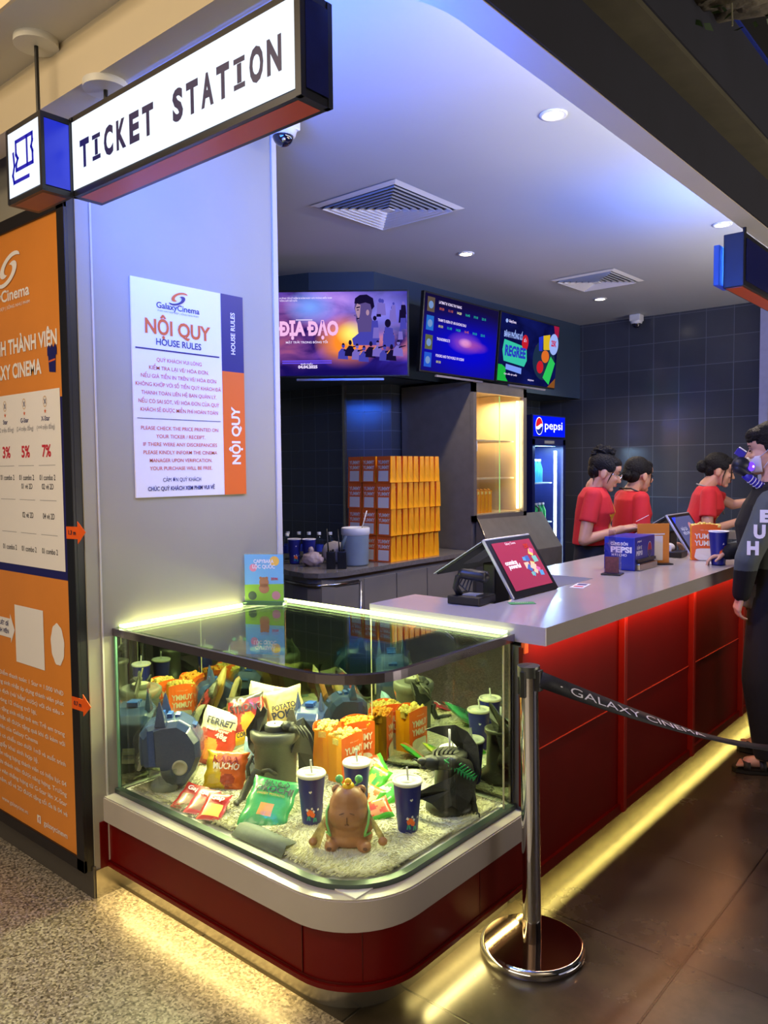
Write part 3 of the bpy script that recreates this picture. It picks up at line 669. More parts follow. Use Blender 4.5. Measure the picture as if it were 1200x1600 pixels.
b = OB(CO); slab(b, ring(-1.378, 1.499, .2, yb=2.262), .9395, .9455, top_glass); tag(b.done('top_glass', t), 'greenish glass top')
b = OB(CO); b.bb((-2.529, 1.497, .36), (-2.521, 2.256, .925), mirror); b.done('side_mirror', t)
b = OB(CO); b.bb((-2.52, 2.248, .36), (-1.9865, 2.256, .925), mirror); b.bb((-1.9835, 2.248, .36), (-1.372, 2.256, .925), mirror)
b.done('back_mirror', t)
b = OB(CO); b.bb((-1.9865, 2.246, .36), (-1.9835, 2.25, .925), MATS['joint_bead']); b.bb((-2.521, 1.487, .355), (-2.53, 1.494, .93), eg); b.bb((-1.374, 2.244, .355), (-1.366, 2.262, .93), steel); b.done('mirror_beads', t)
b = OB(CO); b.bb((-2.525, 1.50, .352), (-1.39, 2.25, .356), white_pl); b.done('case_floor', t)
# light strips along the two back edges of the case
led = glow('case_led', '#f2ffab', 6.5)
b = OB(CO); b.bb((-2.522, 1.505, .9465), (-2.512, 2.25, .953), led); b.bb((-2.52, 2.246, .9465), (-1.385, 2.256, .953), led); b.done('light_strip', t)
for loc, sx, sy, d in (((-2.5, 1.87, .935), .7, .012, (.55, 0, -1)), ((-1.95, 2.232, .935), 1.1, .012, (0, -.55, -1))):
    o = area('case_lamp', loc, sx, 19, '#f4f0a4', direction=d, size_y=sy)
    v = Vector(d).normalized(); ax = Vector((0, 1, 0)) if sx < 1 else Vector((1, 0, 0)); zz = -v; yy = zz.cross(ax).normalized()
    o.rotation_euler = Matrix((ax, yy, zz)).transposed().to_euler()
def strip(name, p, q, wdt, energy, color, down=(0, 0, -1), spread=PI):
    p = Vector(p); q = Vector(q); c = (p + q) / 2; ax = (q - p).normalized(); zz = -Vector(down).normalized(); yy = zz.cross(ax).normalized(); ax = yy.cross(zz)
    o = area(name, c, (q - p).length, energy, color, size_y=wdt, spread=spread); o.rotation_euler = Matrix((ax, yy, zz)).transposed().to_euler(); return o
# light strips under the red bases, shining on the floor
strip('floor_led', (-2.5, 1.468, .096), (-1.62, 1.468, .096), .012, 2.4, '#ffdc84', (0, -.15, -1))
strip('floor_led', (-1.352, 1.75, .096), (-1.352, 2.26, .096), .012, 2.1, '#ffe78e', (.15, 0, -1))
strip('floor_led', (-1.362, 2.28, .100), (-1.362, 6.3, .100), .01, 12, '#ffe274', (.1, 0, -1))
# light under the counter slab on the red panels
strip('panel_led', (-1.29, 2.3, .912), (-1.29, 6.3, .912), .01, 9, '#ffb070', (-.35, 0, -1))
# glow up the wall from the strip at the case's edge
strip('wall_glow', (-2.5, 1.56, .955), (-2.5, 2.2, .955), .01, .3, '#f4f09a', (-.5, 0, 1))

# ================================================================== service counter
CO = (-1.64, 2.27, 0)
t = thing('service_counter', 'long white topped service counter with glowing red panelled front', 'counter', CO)
b = OB(CO)
poly = [(-1.25, 2.272), (-1.25, 6.6), (-2.03, 6.6), (-2.03, 6.45), (-1.66, 6.45), (-1.66, 4.55), (-2.03, 4.55), (-2.03, 3.42), (-1.63, 3.42), (-1.63, 2.56), (-2.015, 2.56), (-2.015, 2.272)]
b.prism(poly[::1], .915, .975, solid_white); b.done('countertop', t, bevel=.004)
b = OB(CO); b.bb((-1.345, 2.275, .10), (-1.335, 6.55, .916), red_lac); b.bb((-1.39, 2.28, .106), (-1.336, 6.5, .112), grey_pl)
b.bb((-2.0, 2.28, .1), (-1.345, 2.54, .9), grey_pl); b.bb((-1.60, 2.54, .1), (-1.345, 6.55, .9), grey_pl)
b.done('body', t)
for y in (3.04, 3.84, 4.63, 5.43, 6.22):
    b = OB(CO); b.bb((-1.336, y - .014, .085), (-1.308, y + .014, .9145), mat('red_post', '#8a1206', .35, var=.05), bev=.002); b.done('upright', t)
b = OB(CO); b.bb((-1.3355, 2.28, .525), (-1.331, 6.5, .5275), mat('red_line', '#c04030', .4)); b.bb((-1.336, 2.28, .076), (-1.322, 6.5, .116), red_lac); b.done('rails', t)
b = OB(CO); b.bb((-1.40, 2.285, 0), (-1.388, 6.5, .1), MATS['kick_steel']); b.bb((-1.7, 2.5, 0), (-1.40, 6.5, .1), grey_pl); b.done('kick_plate', t)
b = OB(CO); b.bb((-1.337, 2.266, .88), (-1.325, 2.29, .915), orange_card); b.bb((-1.345, 2.262, .36), (-1.33, 2.275, .9), red_lac); b.done('end_strip', t)
# lower staff desk boards behind the till notches
b = OB(CO); b.bb((-2.03, 2.57, .80), (-1.601, 3.41, .83), grey_pl); b.bb((-2.03, 4.56, .80), (-1.601, 5.49, .83), grey_pl); b.done('till_shelf', t)

# ================================================================== barrier post and belt
t = thing('barrier_post', 'polished chrome queue barrier post with round base at the case corner', 'barrier post', (-1.2, 2.098, 0))
b = MB(); b.lathe([(.157, 0), (.16, .004), (.161, .019)], chrome, n=72); b.lathe([(.161, .019), (.158, .026), (.152, .0295), (.149, .030)], chrome, n=72); b.lathe([(.149, .030), (.04, .0325), (.0, .033)], mat('base_plate_steel', '#b09890', .09, 1.0), n=72); b.build('base', t)
b = MB(); b.cyl((0, 0, .03), (-.012, 0, .875), .0285, chrome, n=40, caps=False); b.build('pole', t)
b = MB(); b.cyl((-.012, 0, .86), (-.0125, 0, .893), .034, mat('cap_metal', '#5c5f58', .3, .7), n=40); b.lathe([(0, .893), (.03, .893), (.034, .89)], frame_black, c=(-.0125, 0, 0), n=40)
b.bb((.01, -.012, .82), (.032, .012, .885), black_pl, bev=.003); b.bb((-.046, -.01, .80), (-.036, .01, .885), black_pl, bev=.003); b.bb((-.022, -.038, .80), (-.004, -.026, .88), black_pl, bev=.003); b.build('belt_head', t)
t = thing('barrier_belt', 'black barrier belt printed with white lettering, sagging from the chrome post', 'belt', (-1.165, 2.1, .85))
b = MB(); n = 44
BP = [(-1.167, 2.092, .858), (-1.125, 2.245, .789), (-1.063, 2.47, .69), (-1.011, 2.656, .612), (-.958, 2.847, .534), (-.899, 3.062, .457), (-.835, 3.294, .385), (-.75, 3.6, .32), (-.66, 3.95, .31), (-.55, 4.35, .40), (-.45, 4.7, .56)]
BP = [Vector(p) - Vector((-1.165, 2.1, .85)) for p in BP]
BL = [0]
for p, q in zip(BP, BP[1:]): BL.append(BL[-1] + (q - p).length)
def bpw(l, q):
    i = 0
    while i < len(BL) - 2 and l > BL[i + 1]: i += 1
    f = (l - BL[i]) / (BL[i + 1] - BL[i]); p = BP[i].lerp(BP[i + 1], f); d = (BP[i + 1] - BP[i]).normalized()
    side = Vector((d.y, -d.x, 0)).normalized(); upv = side.cross(d)
    if upv.z < 0: upv = -upv
    tw = 1.25 * min(1, max(0, l / .9)) ** .8
    v = upv * math.cos(tw) + side * -math.sin(tw)
    return p + v * q, v.cross(d)
V = []; LT = BL[-1]
for i in range(n + 1):
    for q in (-.024, .024): V.append(bpw(LT * i / n, q)[0])
b.add(V, [(2 * i, 2 * i + 2, 2 * i + 3, 2 * i + 1) for i in range(n)], mat('belt', '#14171f', .6, bump=.2, bscale=300), True); b.build('belt', t, solid=.0012)
def bwarp(x, y):
    p, nn = bpw(x + .09, y - .011)
    if nn.dot(Vector((.65, -.76, .3))) < 0: nn = -nn
    return p + nn * .0016
b = MB(); b.text('· GALAXY CINEMA', (0, 0, 0), (1, 0, 0), (0, 0, 1), .024, white_ink, w=.80, bold=-.004, align='l', warp=bwarp); b.build('lettering', t)

# ================================================================== contents of the case
fur_m = mat('white_fur', '#cfcdb4', .85, var=.08, scale=12, bump=.5, bscale=90)
felt = mat('felt_back', '#7d8682', .9, var=.1)
def in_case(x, y, m=.0):
    if x < -2.515 + m or y > 2.242 - m or x > -1.372 - m or y < 1.493 + m: return False
    cx, cy, r = -1.576, 1.697, .204
    if x > cx and y < cy: return (x - cx) ** 2 + (y - cy) ** 2 < (r - m) ** 2
    return True
def fur_h(x, y):
    return .366 + .006 * noise.noise(Vector((x * 9, y * 9, 0))) + .035 * math.exp(-((x + 1.72) ** 2 + (y - 2.2) ** 2) / .012) + .02 * math.exp(-((x + 2.42) ** 2 + (y - 2.15) ** 2) / .02)
def fur_in(x, y):
    return in_case(x, y, .022 + .016 * noise.noise(Vector((x * 5, y * 5, 3))) + (.05 * math.exp(-((x + 1.85) ** 2 + (y - 1.5) ** 2) / .01)))
fur_t = mat('white_fur_tips', '#efecd2', .8, var=.05, scale=12)
t = thing('fur_rug', 'long haired white fur rug lining the floor of the display case', 'rug', (-1.95, 1.87, .356))
OR = Vector((-1.95, 1.87, .356))
b = MB(); st = .02; idx = {}
nx, ny = int(1.16 / st), int(.78 / st)
for i in range(nx):
    for j in range(ny):
        x, y = -2.52 + i * st, 1.49 + j * st
        if all(fur_in(x + a, y + c) for a in (0, st) for c in (0, st)):
            f = []
            for a, c in ((0, 0), (1, 0), (1, 1), (0, 1)):
                k = (i + a, j + c)
                if k not in idx:
                    idx[k] = len(b.v); X_, Y_ = x + a * st, y + c * st; b.v.append(Vector((X_, Y_, fur_h(X_, Y_))) - OR)
                f.append(idx[k])
            b.f.append(f); b.m.append(b.mi(fur_m)); b.sm.append(True)
b.build('rug_base', t, solid=-.006)
b = MB(); rr = random.Random(3)
for i in range(34000):
    x, y = rr.uniform(-2.51, -1.39), rr.uniform(1.5, 2.24)
    if not fur_in(x, y): continue
    z = fur_h(x, y) - .003; a = 4 * noise.noise(Vector((x * 4, y * 4, 9))) + rr.uniform(-.7, .7); l = rr.uniform(.014, .030)
    d = Vector((math.cos(a), math.sin(a), .55)) * l; q = Vector((-math.sin(a), math.cos(a), 0)) * .0011; p = Vector((x, y, z)) - OR
    m_ = p + d * .55 + Vector((0, 0, .002)); b.add([p - q, p + q, m_ + q * .8, p + d, m_ - q * .8], [(0, 1, 2, 3, 4)], fur_t)
tag(b.build('fur', t), kind='stuff')
b = MB(); b.add([Vector(p) - OR for p in ((-1.93, 1.515, .362), (-1.70, 1.515, .362), (-1.70, 1.535, .392), (-1.93, 1.55, .388), (-1.94, 1.6, .372), (-1.72, 1.6, .372))], [(0, 1, 2, 3), (3, 2, 5, 4)], felt, True); b.build('turned_edge', t, solid=.004)

# ---------------------------------------------------------------- popcorn bags
corn = mat('popcorn', '#f2d26a', .7, var=.25, scale=80); corn2 = mat('popcorn_cheese', '#f0a020', .7, var=.25, scale=80)
def corn_mound(b, hx, hy, z, m, n=60, seed=1, hump=.016):
    r = random.Random(seed)
    for i in range(n):
        x, y = r.uniform(-1, 1), r.uniform(-1, 1); hh = hump * (1 - .5 * (x * x + y * y))
        c = Vector((x * hx, y * hy, z + hh * r.uniform(.3, 1.1)))
        for k in range(2): b.ell(c + Vector([r.uniform(-.005, .005) for _ in range(3)]), r.uniform(.005, .0085), m, n=7, k=5, nz=.5, ns=2)
def yummy(b, W_, D_, H_, grey=False, open_top=True, prints=True):
    """printed bag body: front -y, back +y"""
    x, y = W_ / 2, D_ / 2; c = .012 if open_top else 0; n = 8; n2 = n + 1
    # front and back sheets with a curved mouth, sides lower
    for s in (-1, 1):
        V = []
        for i in range(n2):
            u = -1 + 2 * i / n; V += [(u * x * .97, s * y, 0), (u * x, s * (y + c * .6 * (1 - u * u)), H_ * .5), (u * x, s * (y + c * (1 - u * u)), H_ - c * .9 * u * u)]
        F = []
        for i in range(n):
            for k in range(2):
                q = (3 * i + k, 3 * i + 3 + k, 3 * i + 4 + k, 3 * i + 1 + k); F.append(q if s < 0 else q[::-1])
        b.add(V, F, orange_card)
    for s in (-1, 1):
        V = [(s * x * .97, -y, 0), (s * x * .97, y, 0), (s * x, -y, H_ - c * .9), (s * x, y, H_ - c * .9), (s * x * .97 - s * .006, 0, 0), (s * (x - .010), 0, H_ - c * 1.2)]
        F = [(0, 4, 5, 2), (4, 1, 3, 5)]; b.add(V, F if s > 0 else [f[::-1] for f in F], yellow_card)
    b.add([(-x, -y, .001), (x, -y, .001), (x, y, .001), (-x, y, .001)], [(3, 2, 1, 0)], yellow_card)
def yummy_print(b, W_, D_, H_, s=-1, c=.012, full=True):
    y = D_ / 2; ux = Vector((1, 0, 0)) * (1 if s < 0 else -1)
    def wp(o):
        return lambda a, q: Vector(((a + o[0]) * ux.x, s * (y + .0012 + c * .9 * (1 - ((a + o[0]) / (W_ / 2)) ** 2)), q + o[1]))
    for z in (.60, .41): b.text('YUMMY', (0, 0, 0), ux, (0, 0, 1), H_ * .13, cream_card, w=W_ * .8, bold=.03, warp=wp((0, H_ * z)))
    b.text('FEEL GALAXY', (0, 0, 0), ux, (0, 0, 1), H_ * .022, cream_card, w=W_ * .4, warp=wp((0, H_ * .82)))
    pts = [(W_ * .38 * (1 + .05 * math.sin(6 * a)) * (abs(math.cos(a)) ** .5) * (1 if math.cos(a) >= 0 else -1), H_ * .17 + H_ * .165 * (abs(math.sin(a)) ** .5) * (1 if math.sin(a) >= 0 else -1)) for a in [2 * PI * i / 32 for i in range(32)]]
    f = wp((0, 0)); b.add([f(a, q) for a, q in pts], [list(range(32))], cream_card)
def popcorn_bag(label, loc, rot, m, seed, group='open popcorn bags in the display case', H_=.18, W_=.115, D_=.07):
    t = thing('popcorn_bag', label, 'popcorn bag', loc, rot, group)
    b = MB(); yummy(b, W_, D_, H_); bag_ = b.build('bag', t, solid=.0008)
    b = MB(); yummy_print(b, W_, D_, H_, -1); yummy_print(b, W_, D_, H_, 1); b.build('print', bag_)
    b = MB(); b.bb((-W_ / 2 * .9, -D_ / 2 * .95, H_ - .04), (W_ / 2 * .9, D_ / 2 * .95, H_ - .018), m); corn_mound(b, W_ / 2 * .9, D_ / 2 * 1.0, H_ - .018, m, seed=seed); tag(b.build('popcorn', t), kind='stuff')
    return t
popcorn_bag('orange and yellow popcorn bag in front of its two neighbours, behind a blue cup', (-1.945, 2.055, .368), PI / 2, corn, 1)
popcorn_bag('popcorn bag at the left of the three, turned edge-on beside the grey bucket', (-2.06, 2.075, .368), PI / 2 + .45, corn, 2)
popcorn_bag('popcorn bag heaped with orange cheese popcorn, standing at the back of the three', (-2.0, 2.18, .368), PI / 2 - .5, corn2, 3, H_=.185)

# ---------------------------------------------------------------- paper cups
cup_blue = mat('cup_blue', '#22277c', .3, var=.04)
lid_m = mat('cup_lid', '#e8e6cf', .3)
def cup_print(b, r0, r1, H_, a0, m_, big=False):
    def wp(o, rot0):
        def f(x, y):
            z = y + o; r = r0 + (r1 - r0) * z / H_ + .0012; an = rot0 + x / r; return Vector((r * math.sin(an), -r * math.cos(an), z))
        return f
    if big:
        b.text('G', (0, 0, 0), (1, 0, 0), (0, 0, 1), .035, orange_card, bold=.05, warp=wp(H_ * .28, a0))
        b.add([wp(H_ * .62, a0)(x, y) for x, y in ((-.006, 0), (.004, .002), (0, .012))], [(0, 1, 2)], cream_card)
        b.add([wp(H_ * .52, a0)(x, y) for x, y in ((0, 0), (.012, .003), (.01, .013))], [(0, 1, 2)], orange_card)
        return
    # small leaping figures: orange bodies, white sleeves, teal trousers
    teal = mat('teal_ink', '#2f9c96', .45)
    for k, (dx, dz, fl) in enumerate(((-.004, .035, 1), (.016, .03, -1), (.07, .035, 1))):
        f = wp(dz, a0)
        body = [(0, .0), (.010 * fl, .004), (.014 * fl, .020), (.004 * fl, .024), (-.004 * fl, .012)]
        pol = [(dx + x, y) for x, y in body]; 
        if fl < 0: pol = pol[::-1]
        b.add([f(x, y) for x, y in pol], [list(range(5))], orange_card)
        for q in ([(-.006, .02), (.0, .016), (.004, .022), (-.002, .027)], [(.012, .022), (.018, .024), (.016, .031), (.011, .028)]):
            b.add([f(dx + x * 1, y) for x, y in q], [(0, 1, 2, 3)], white_ink)
        b.add([f(dx + x, y) for x, y in ((-.004, -.014), (.0, -.014), (.004, 0), (-.001, .002))], [(0, 1, 2, 3)], teal); b.add([f(dx + x, y) for x, y in ((.004, -.014), (.009, -.013), (.007, .0), (.003, .0))], [(0, 1, 2, 3)], teal)
    b.add([wp(H_ * .72, a0 + .15)(x, y) for x, y in ((-.004, 0), (.001, -.004), (.006, .001), (.004, .006), (0, .002), (-.003, .005))], [(0, 1, 2, 3, 4, 5)], white_ink)
def paper_cup(label, loc, rot, r0=.031, r1=.045, H_=.16, straw=True, group='blue paper cups in the display case', lid=True, big=False):
    t = thing('paper_cup', label, 'paper cup', loc, 0, group)
    b = MB(); b.lathe([(0, .004), (r0 * .94, .004), (r0, 0), (r0, .006), (r1 * .99, H_)], cup_blue, n=40); cup_ = b.build('cup', t)
    b = MB(); cup_print(b, r0, r1, H_, rot, None, big); b.build('print', cup_)
    b = MB()
    if lid:
        b.lathe([(r1 * 1.0, H_ - .004), (r1 * 1.05, H_ - .002), (r1 * 1.06, H_ + .003), (r1 * 1.0, H_ + .007), (r1 * .92, H_ + .006), (r1 * .9, H_ + .003), (r1 * .5, H_ + .003), (r1 * .48, H_ + .0055), (r1 * .2, H_ + .0055), (0, H_ + .004)], lid_m, n=40)
    else: b.lathe([(r1 * .94, H_ - .002), (r1, H_ + .003), (r1 * 1.04, H_ + .001), (r1 * 1.0, H_ - .003)], white_ink, n=40); b.lathe([(0, H_ - .015), (r1 * .95, H_ - .015)], mat('cola', '#1c0c06', .1), n=32)
    b.build('lid' if lid else 'rim', t)
    if straw:
        b = MB(); b.cyl((0.004, 0, H_ - .01), (-.002, .0, H_ + .045), .0032, white_pl, n=10); b.build('straw', t)
    return t
paper_cup('lidded blue cup between the green crisp packet and the capybara toy', (-1.785, 1.725, .368), .55)
paper_cup('blue paper cup with lid and straw, half hidden behind the capybara toy', (-1.735, 1.885, .368), 2.3)
paper_cup('lidded blue cup standing alone on the fur, right of the capybara toy', (-1.512, 1.875, .366), .80)
paper_cup('blue paper cup standing behind the black dragon bucket at the right of the case', (-1.565, 2.19, .366), .3)

# ---------------------------------------------------------------- capybara
capb = mat('capybara_brown', '#b07a52', .42, var=.07, scale=14)
capd = mat('capybara_dark', '#6e4632', .5); duck_y = mat('duck_yellow', '#f2c010', .35); duck_o = mat('duck_orange', '#e0831a', .4)
gr = mat('strap_green', '#7cc46a', .4)
t = thing('capybara_bucket', 'brown seated capybara popcorn bucket with yellow duck on its head', 'toy bucket', (-1.60, 1.702, .362), .705 - .05); t.scale = (1.06, 1.06, 1.06)
def remesh(parts, voxel, name, parent, smooth=4, mats=None, paint=None, keep=None):
    me = bpy.data.meshes.new(name); me.from_pydata([tuple(v) for v in parts.v], [], parts.f); me.update()
    o = bpy.data.objects.new(name, me); COL.objects.link(o)
    r = o.modifiers.new('r', 'REMESH'); r.mode = 'VOXEL'; r.voxel_size = voxel; r.use_smooth_shade = True
    s_ = o.modifiers.new('s', 'SMOOTH'); s_.iterations = smooth; s_.factor = .5
    dg = bpy.context.evaluated_depsgraph_get(); dg.update(); m2 = bpy.data.meshes.new_from_object(o.evaluated_get(dg)); bpy.data.objects.remove(o); bpy.data.meshes.remove(me)
    m2.name = name; m2.materials.clear()
    for m in (mats or parts.mats[:1]): m2.materials.append(m)
    if paint:
        for p in m2.polygons: p.material_index = paint(p.center, p.normal)
    for p in m2.polygons: p.use_smooth = True
    o = bpy.data.objects.new(name, m2); COL.objects.link(o)
    if parent: o.parent = parent
    return o
b = MB()
b.ell((0, 0, .05), (.062, .05, .055), capb); b.ell((0, 0, .028), (.068, .055, .03), capb)
b.ell((0, -.008, .118), (.056, .050, .054), capb); b.ell((0, -.016, .098), (.060, .050, .046), capb); b.ell((0, -.012, .138), (.046, .043, .040), capb)
for s in (-1, 1):
    b.ell((s * .036, .006, .158), (.014, .009, .015), capb); b.ell((s * .056, -.02, .072), (.017, .02, .024), capb)
    b.ell((s * .046, -.045, .018), (.02, .024, .018), capb)
remesh(b, .0035, 'body', t, 3)
b = MB()
for s in (-1, 1):
    b.ell((s * .036, -.002, .157), (.009, .005, .010), capd); b.ell((s * .015, -.0655, .118), (.008, .0015, .0018), capd, M=Matrix.Rotation(s * .3, 3, 'Y')); b.ell((s * .05, -.068, .02), (.007, .002, .005), capd)
b.tube([(0, -.0660, .108), (0, -.0668, .098), (0, -.0655, .088)], .0012, capd); b.tube([(-.006, -.0650, .086), (0, -.0658, .088), (.006, -.0650, .086)], .001, capd); b.build('face_marks', t)
b = MB(); b.ell((0, -.012, .176), (.017, .018, .013), duck_y); b.ell((0, -.017, .191), (.010, .010, .0095), duck_y); b.ell((0, -.028, .189), (.005, .005, .0022), duck_o); b.ell((0, .006, .181), (.006, .009, .005), duck_y); b.build('duck', t)
b = MB()
for s in (-1, 1): b.ell((s * .028, .014, .186), .0115, green_ink if False else mat('bobble_green', '#5fb873', .4))
b.tube([(-.028, .014, .18), (-.02, .0, .174), (0, .002, .172), (.02, .0, .174), (.028, .014, .18)], .0025, MATS['bobble_green']); b.build('headband', t)
for s in (-1, 1):
    b = MB(); b.tube([(s * .050, .0, .13), (s * .060, -.03, .11), (s * .058, -.050, .085), (s * .050, -.058, .062), (s * .048, -.05, .050), (s * .062, -.02, .045)], .0035, gr); b.build('strap', t)

b = MB(); cc = mat('card_print', '#cdbb70', .5, var=.5, scale=60)
b.add([(-.050, -.02, .12), (-.11, -.04, .028), (-.098, -.045, .003), (-.078, -.045, .015), (-.05, -.03, .10)], [(0, 1, 2, 3, 4)], cc); b.add([(.05, -.02, .12), (.055, -.03, .09), (.088, -.045, .038), (.11, -.045, .022), (.1, -.04, .05)], [(0, 1, 2, 3, 4)], cc)
b.lathe([(0, 0), (.012, 0)], capb, c=(-.098, -.0475, .03), M=Matrix.Rotation(PI / 2, 3, 'X'), n=16); b.lathe([(0, 0), (.013, 0)], capb, c=(.098, -.0475, .034), M=Matrix.Rotation(PI / 2, 3, 'X'), n=16); b.build('paper_tags', t, solid=.0006)

# ---------------------------------------------------------------- crisp packets
def rnd(px_, seed): return noise.noise(Vector(px_) + Vector((seed, 0, 0)))
def packet(name, label, c, w_, h_, th, base, zones, prints, tilt=.5, roll=0, yaw=0, group='snack packets in the display case', seed=1, cat='snack packet', n=26):
    """zones: [(test(u,v), material)], u,v in -1..1; prints: [(text, u, v, height, width, material)]"""
    t = thing(name, label, cat, c, 0, group)
    f = Vector((.65 * math.cos(yaw) + .76 * math.sin(yaw), -.76 * math.cos(yaw) + .65 * math.sin(yaw), 0)).normalized(); z = Vector((0, 0, 1)); h = z.cross(f).normalized()
    nr = f * math.cos(tilt) + z * math.sin(tilt); up = z * math.cos(tilt) - f * math.sin(tilt)
    R = Matrix((h, up, nr)).transposed() @ Matrix.Rotation(roll, 3, 'Z'); t.rotation_euler = R.to_euler()
    def H(u, v):
        e = max(0, 1 - abs(v) ** 3.2) * max(0, 1 - abs(u) ** 2.6); cr = .10 * rnd((u * 2.2, v * 2.2, 0), seed) + .16 * rnd((u * 5, v * 7, 5), seed) * (abs(v) ** 1.2 + .15)
        return th / 2 * (max(0, e) ** .55 + cr * min(1, 6 * (1.02 - abs(v))))
    def S(u, v, s):
        sx = 1 - .07 * max(0, 1 - abs(v) ** 4) + .03 * math.sin(v * 9 + seed); return Vector((u * w_ / 2 * sx, v * h_ / 2 * (1 - .03 * math.cos(u * 2)), s * H(u, v)))
    b = MB()
    for s in (1, -1):
        ids = {}
        V = [S(-1 + 2 * i / n, -1 + 2 * j / n, s) for j in range(n + 1) for i in range(n + 1)]
        groups = {}
        for j in range(n):
            for i in range(n):
                u, v = -1 + 2 * (i + .5) / n, -1 + 2 * (j + .5) / n; m = base
                for tst, mm in zones:
                    if tst(u, v): m = mm
                q = (j * (n + 1) + i, j * (n + 1) + i + 1, (j + 1) * (n + 1) + i + 1, (j + 1) * (n + 1) + i); groups.setdefault(m, []).append(q if s > 0 else q[::-1])
        k0 = len(b.v); b.v += V
        for m, qs in groups.items():
            k = b.mi(m)
            for q in qs: b.f.append([k0 + x for x in q]); b.m.append(k); b.sm.append(True)
    pk_ = b.build('packet', t)
    if prints:
        b = MB()
        for (s, u0, v0, hh, ww, m) in prints:
            if callable(s):
                pts = s(); b.add([S((x + u0), (y + v0), 1) + Vector((0, 0, .003)) for x, y in pts], [list(range(len(pts)))], m); continue
            b.text(s, (0, 0, 0), (1, 0, 0), (0, 1, 0), hh, m, w=ww, bold=.03, warp=lambda a, q: S(u0 + a / (w_ / 2), v0 + q / (h_ / 2), 1) + Vector((0, 0, .0048)))
        b.build('print', pk_)
    return t
foil = lambda nm, c: mat(nm, c, .3, var=.06, scale=30, coat=.3)
circ = lambda r, k=1: (lambda: [(r * math.cos(2 * PI * i / 20), k * r * math.sin(2 * PI * i / 20)) for i in range(20)])
chipc = foil('chip_gold', '#dc9040')
packet('crisp_packet', 'cream and red crisp packet leaning in the heap, next to the biggest blue helmet', (-2.445, 1.862, .465), .165, .215, .05, foil('foil_cream', '#d6cfa8'), [(lambda u, v: v < .28 + .1 * u, foil('foil_red', '#b23a26')), (lambda u, v: (u + .15) ** 2 + (v + .45) ** 2 < .16, chipc)],
       [('FERRET', 0, .42, .024, .115, dark_ink), ('Mala Pepper', .0, .20, .012, .1, cream_card), ('48g', .25, -.02, .018, .05, cream_card)], tilt=.45, roll=-.28, seed=2)
packet('crisp_packet', 'dark red and orange crisp packet in the middle of the heap, printed STRONG', (-2.385, 1.965, .525), .15, .19, .05, foil('foil_darkred', '#8c2a26'), [(lambda u, v: v < -.55, foil('foil_yellow', '#d8b01c')), (lambda u, v: v > .78, foil('foil_dark', '#2c2a24')), (lambda u, v: (u - .1) ** 2 + (v + .2) ** 2 < .2 and v > -.55, foil('chip_orange', '#e8892c'))],
       [('STRONG', 0, .28, .028, .13, dark_ink), ('CORN DAY', 0, -.74, .016, .1, dark_ink)], tilt=.5, roll=.18, seed=4)
packet('crisp_packet', 'tan and gold crisp packet with a pointed corner at the right of the heap', (-2.30, 2.09, .53), .16, .2, .045, foil('foil_tan', '#cfb56c'), [(lambda u, v: abs(v + .5) < .07, foil('foil_green', '#3c5c34'))], [('POTATO', 0, .2, .02, .1, dark_ink), ('POKKI', .05, -.15, .03, .12, dark_ink)], tilt=.35, roll=.25, seed=6)
packet('crisp_packet', 'pale crisp packet at the very back of the heap, only its top showing', (-2.42, 2.09, .54), .17, .17, .04, foil('foil_pale', '#cdbf86'), [(lambda u, v: u > .2, foil('foil_peach', '#d99a5c'))], [], tilt=.3, roll=-.2, seed=8)
packet('crisp_packet', 'pale blue crisp packet squeezed between the yellow packet and the grey bucket', (-2.22, 1.86, .43), .10, .16, .05, foil('foil_blue', '#8fb6c8'), [], [('SALT', .1, -.2, .02, .06, dark_ink)], tilt=.4, roll=-.1, seed=9)
packet('crisp_packet', 'yellow and orange crisp packet printed KARA MUCHO at the front of the heap', (-2.235, 1.738, .425), .155, .135, .045, foil('foil_yellow2', '#dcb81c'), [(lambda u, v: u + .35 * v > -.25, foil('foil_orange2', '#d8641c')), (lambda u, v: (u - .2) ** 2 + (v + .55) ** 2 < .12, foil('chip_red', '#9c3a20'))],
       [('KARA', .0, .30, .026, .10, mat('maroon_ink', '#8c1a1c', .5)), ('MUCHO', .05, .0, .022, .10, cream_card)], tilt=.55, roll=-.08, seed=11)
packet('crisp_packet', 'green OKOCHI crisp packet lying on the fur at the front glass', (-1.93, 1.672, .405), .165, .2, .04, foil('foil_lightgreen', '#3fa263'), [(lambda u, v: abs(u) < .32 and abs(v + .28) < .22, foil('fries', '#dc9c58'))],
       [('OKOCHI', .05, .34, .024, .14, dark_ink), ('おいも心', .1, .62, .018, .09, dark_ink), ('SWEET POTATO', 0, .2, .008, .1, mat('gold_ink', '#b09a3c', .5))], tilt=1.02, roll=-.22, seed=13)
for k, (x, y, z, ro, lab) in enumerate(((-2.225, 1.575, .384, -.35, 'flat red Gap snack packet lying on the fur, furthest left under the blue helmet'), (-2.15, 1.572, .389, -.3, 'flat pink-red Gap snack packet lying between the two others'), (-2.075, 1.565, .394, -.2, 'flat red Gap snack packet with gold picture, right of the three'))):
    packet('snack_sachet', lab, (x, y, z), .085, .115, .012, foil('foil_gapred', '#b8231f') if k != 1 else foil('foil_gappink', '#c03a48'), [(lambda u, v: v < .1 and abs(u) < .7 and v > -.75, foil('gold_pic', '#dcc060') if k == 2 else foil('choc_pic', '#8c5a4c'))], [('Gap', 0, .4, .018, .05, white_ink)], tilt=1.15, roll=ro, seed=20 + k, n=14)
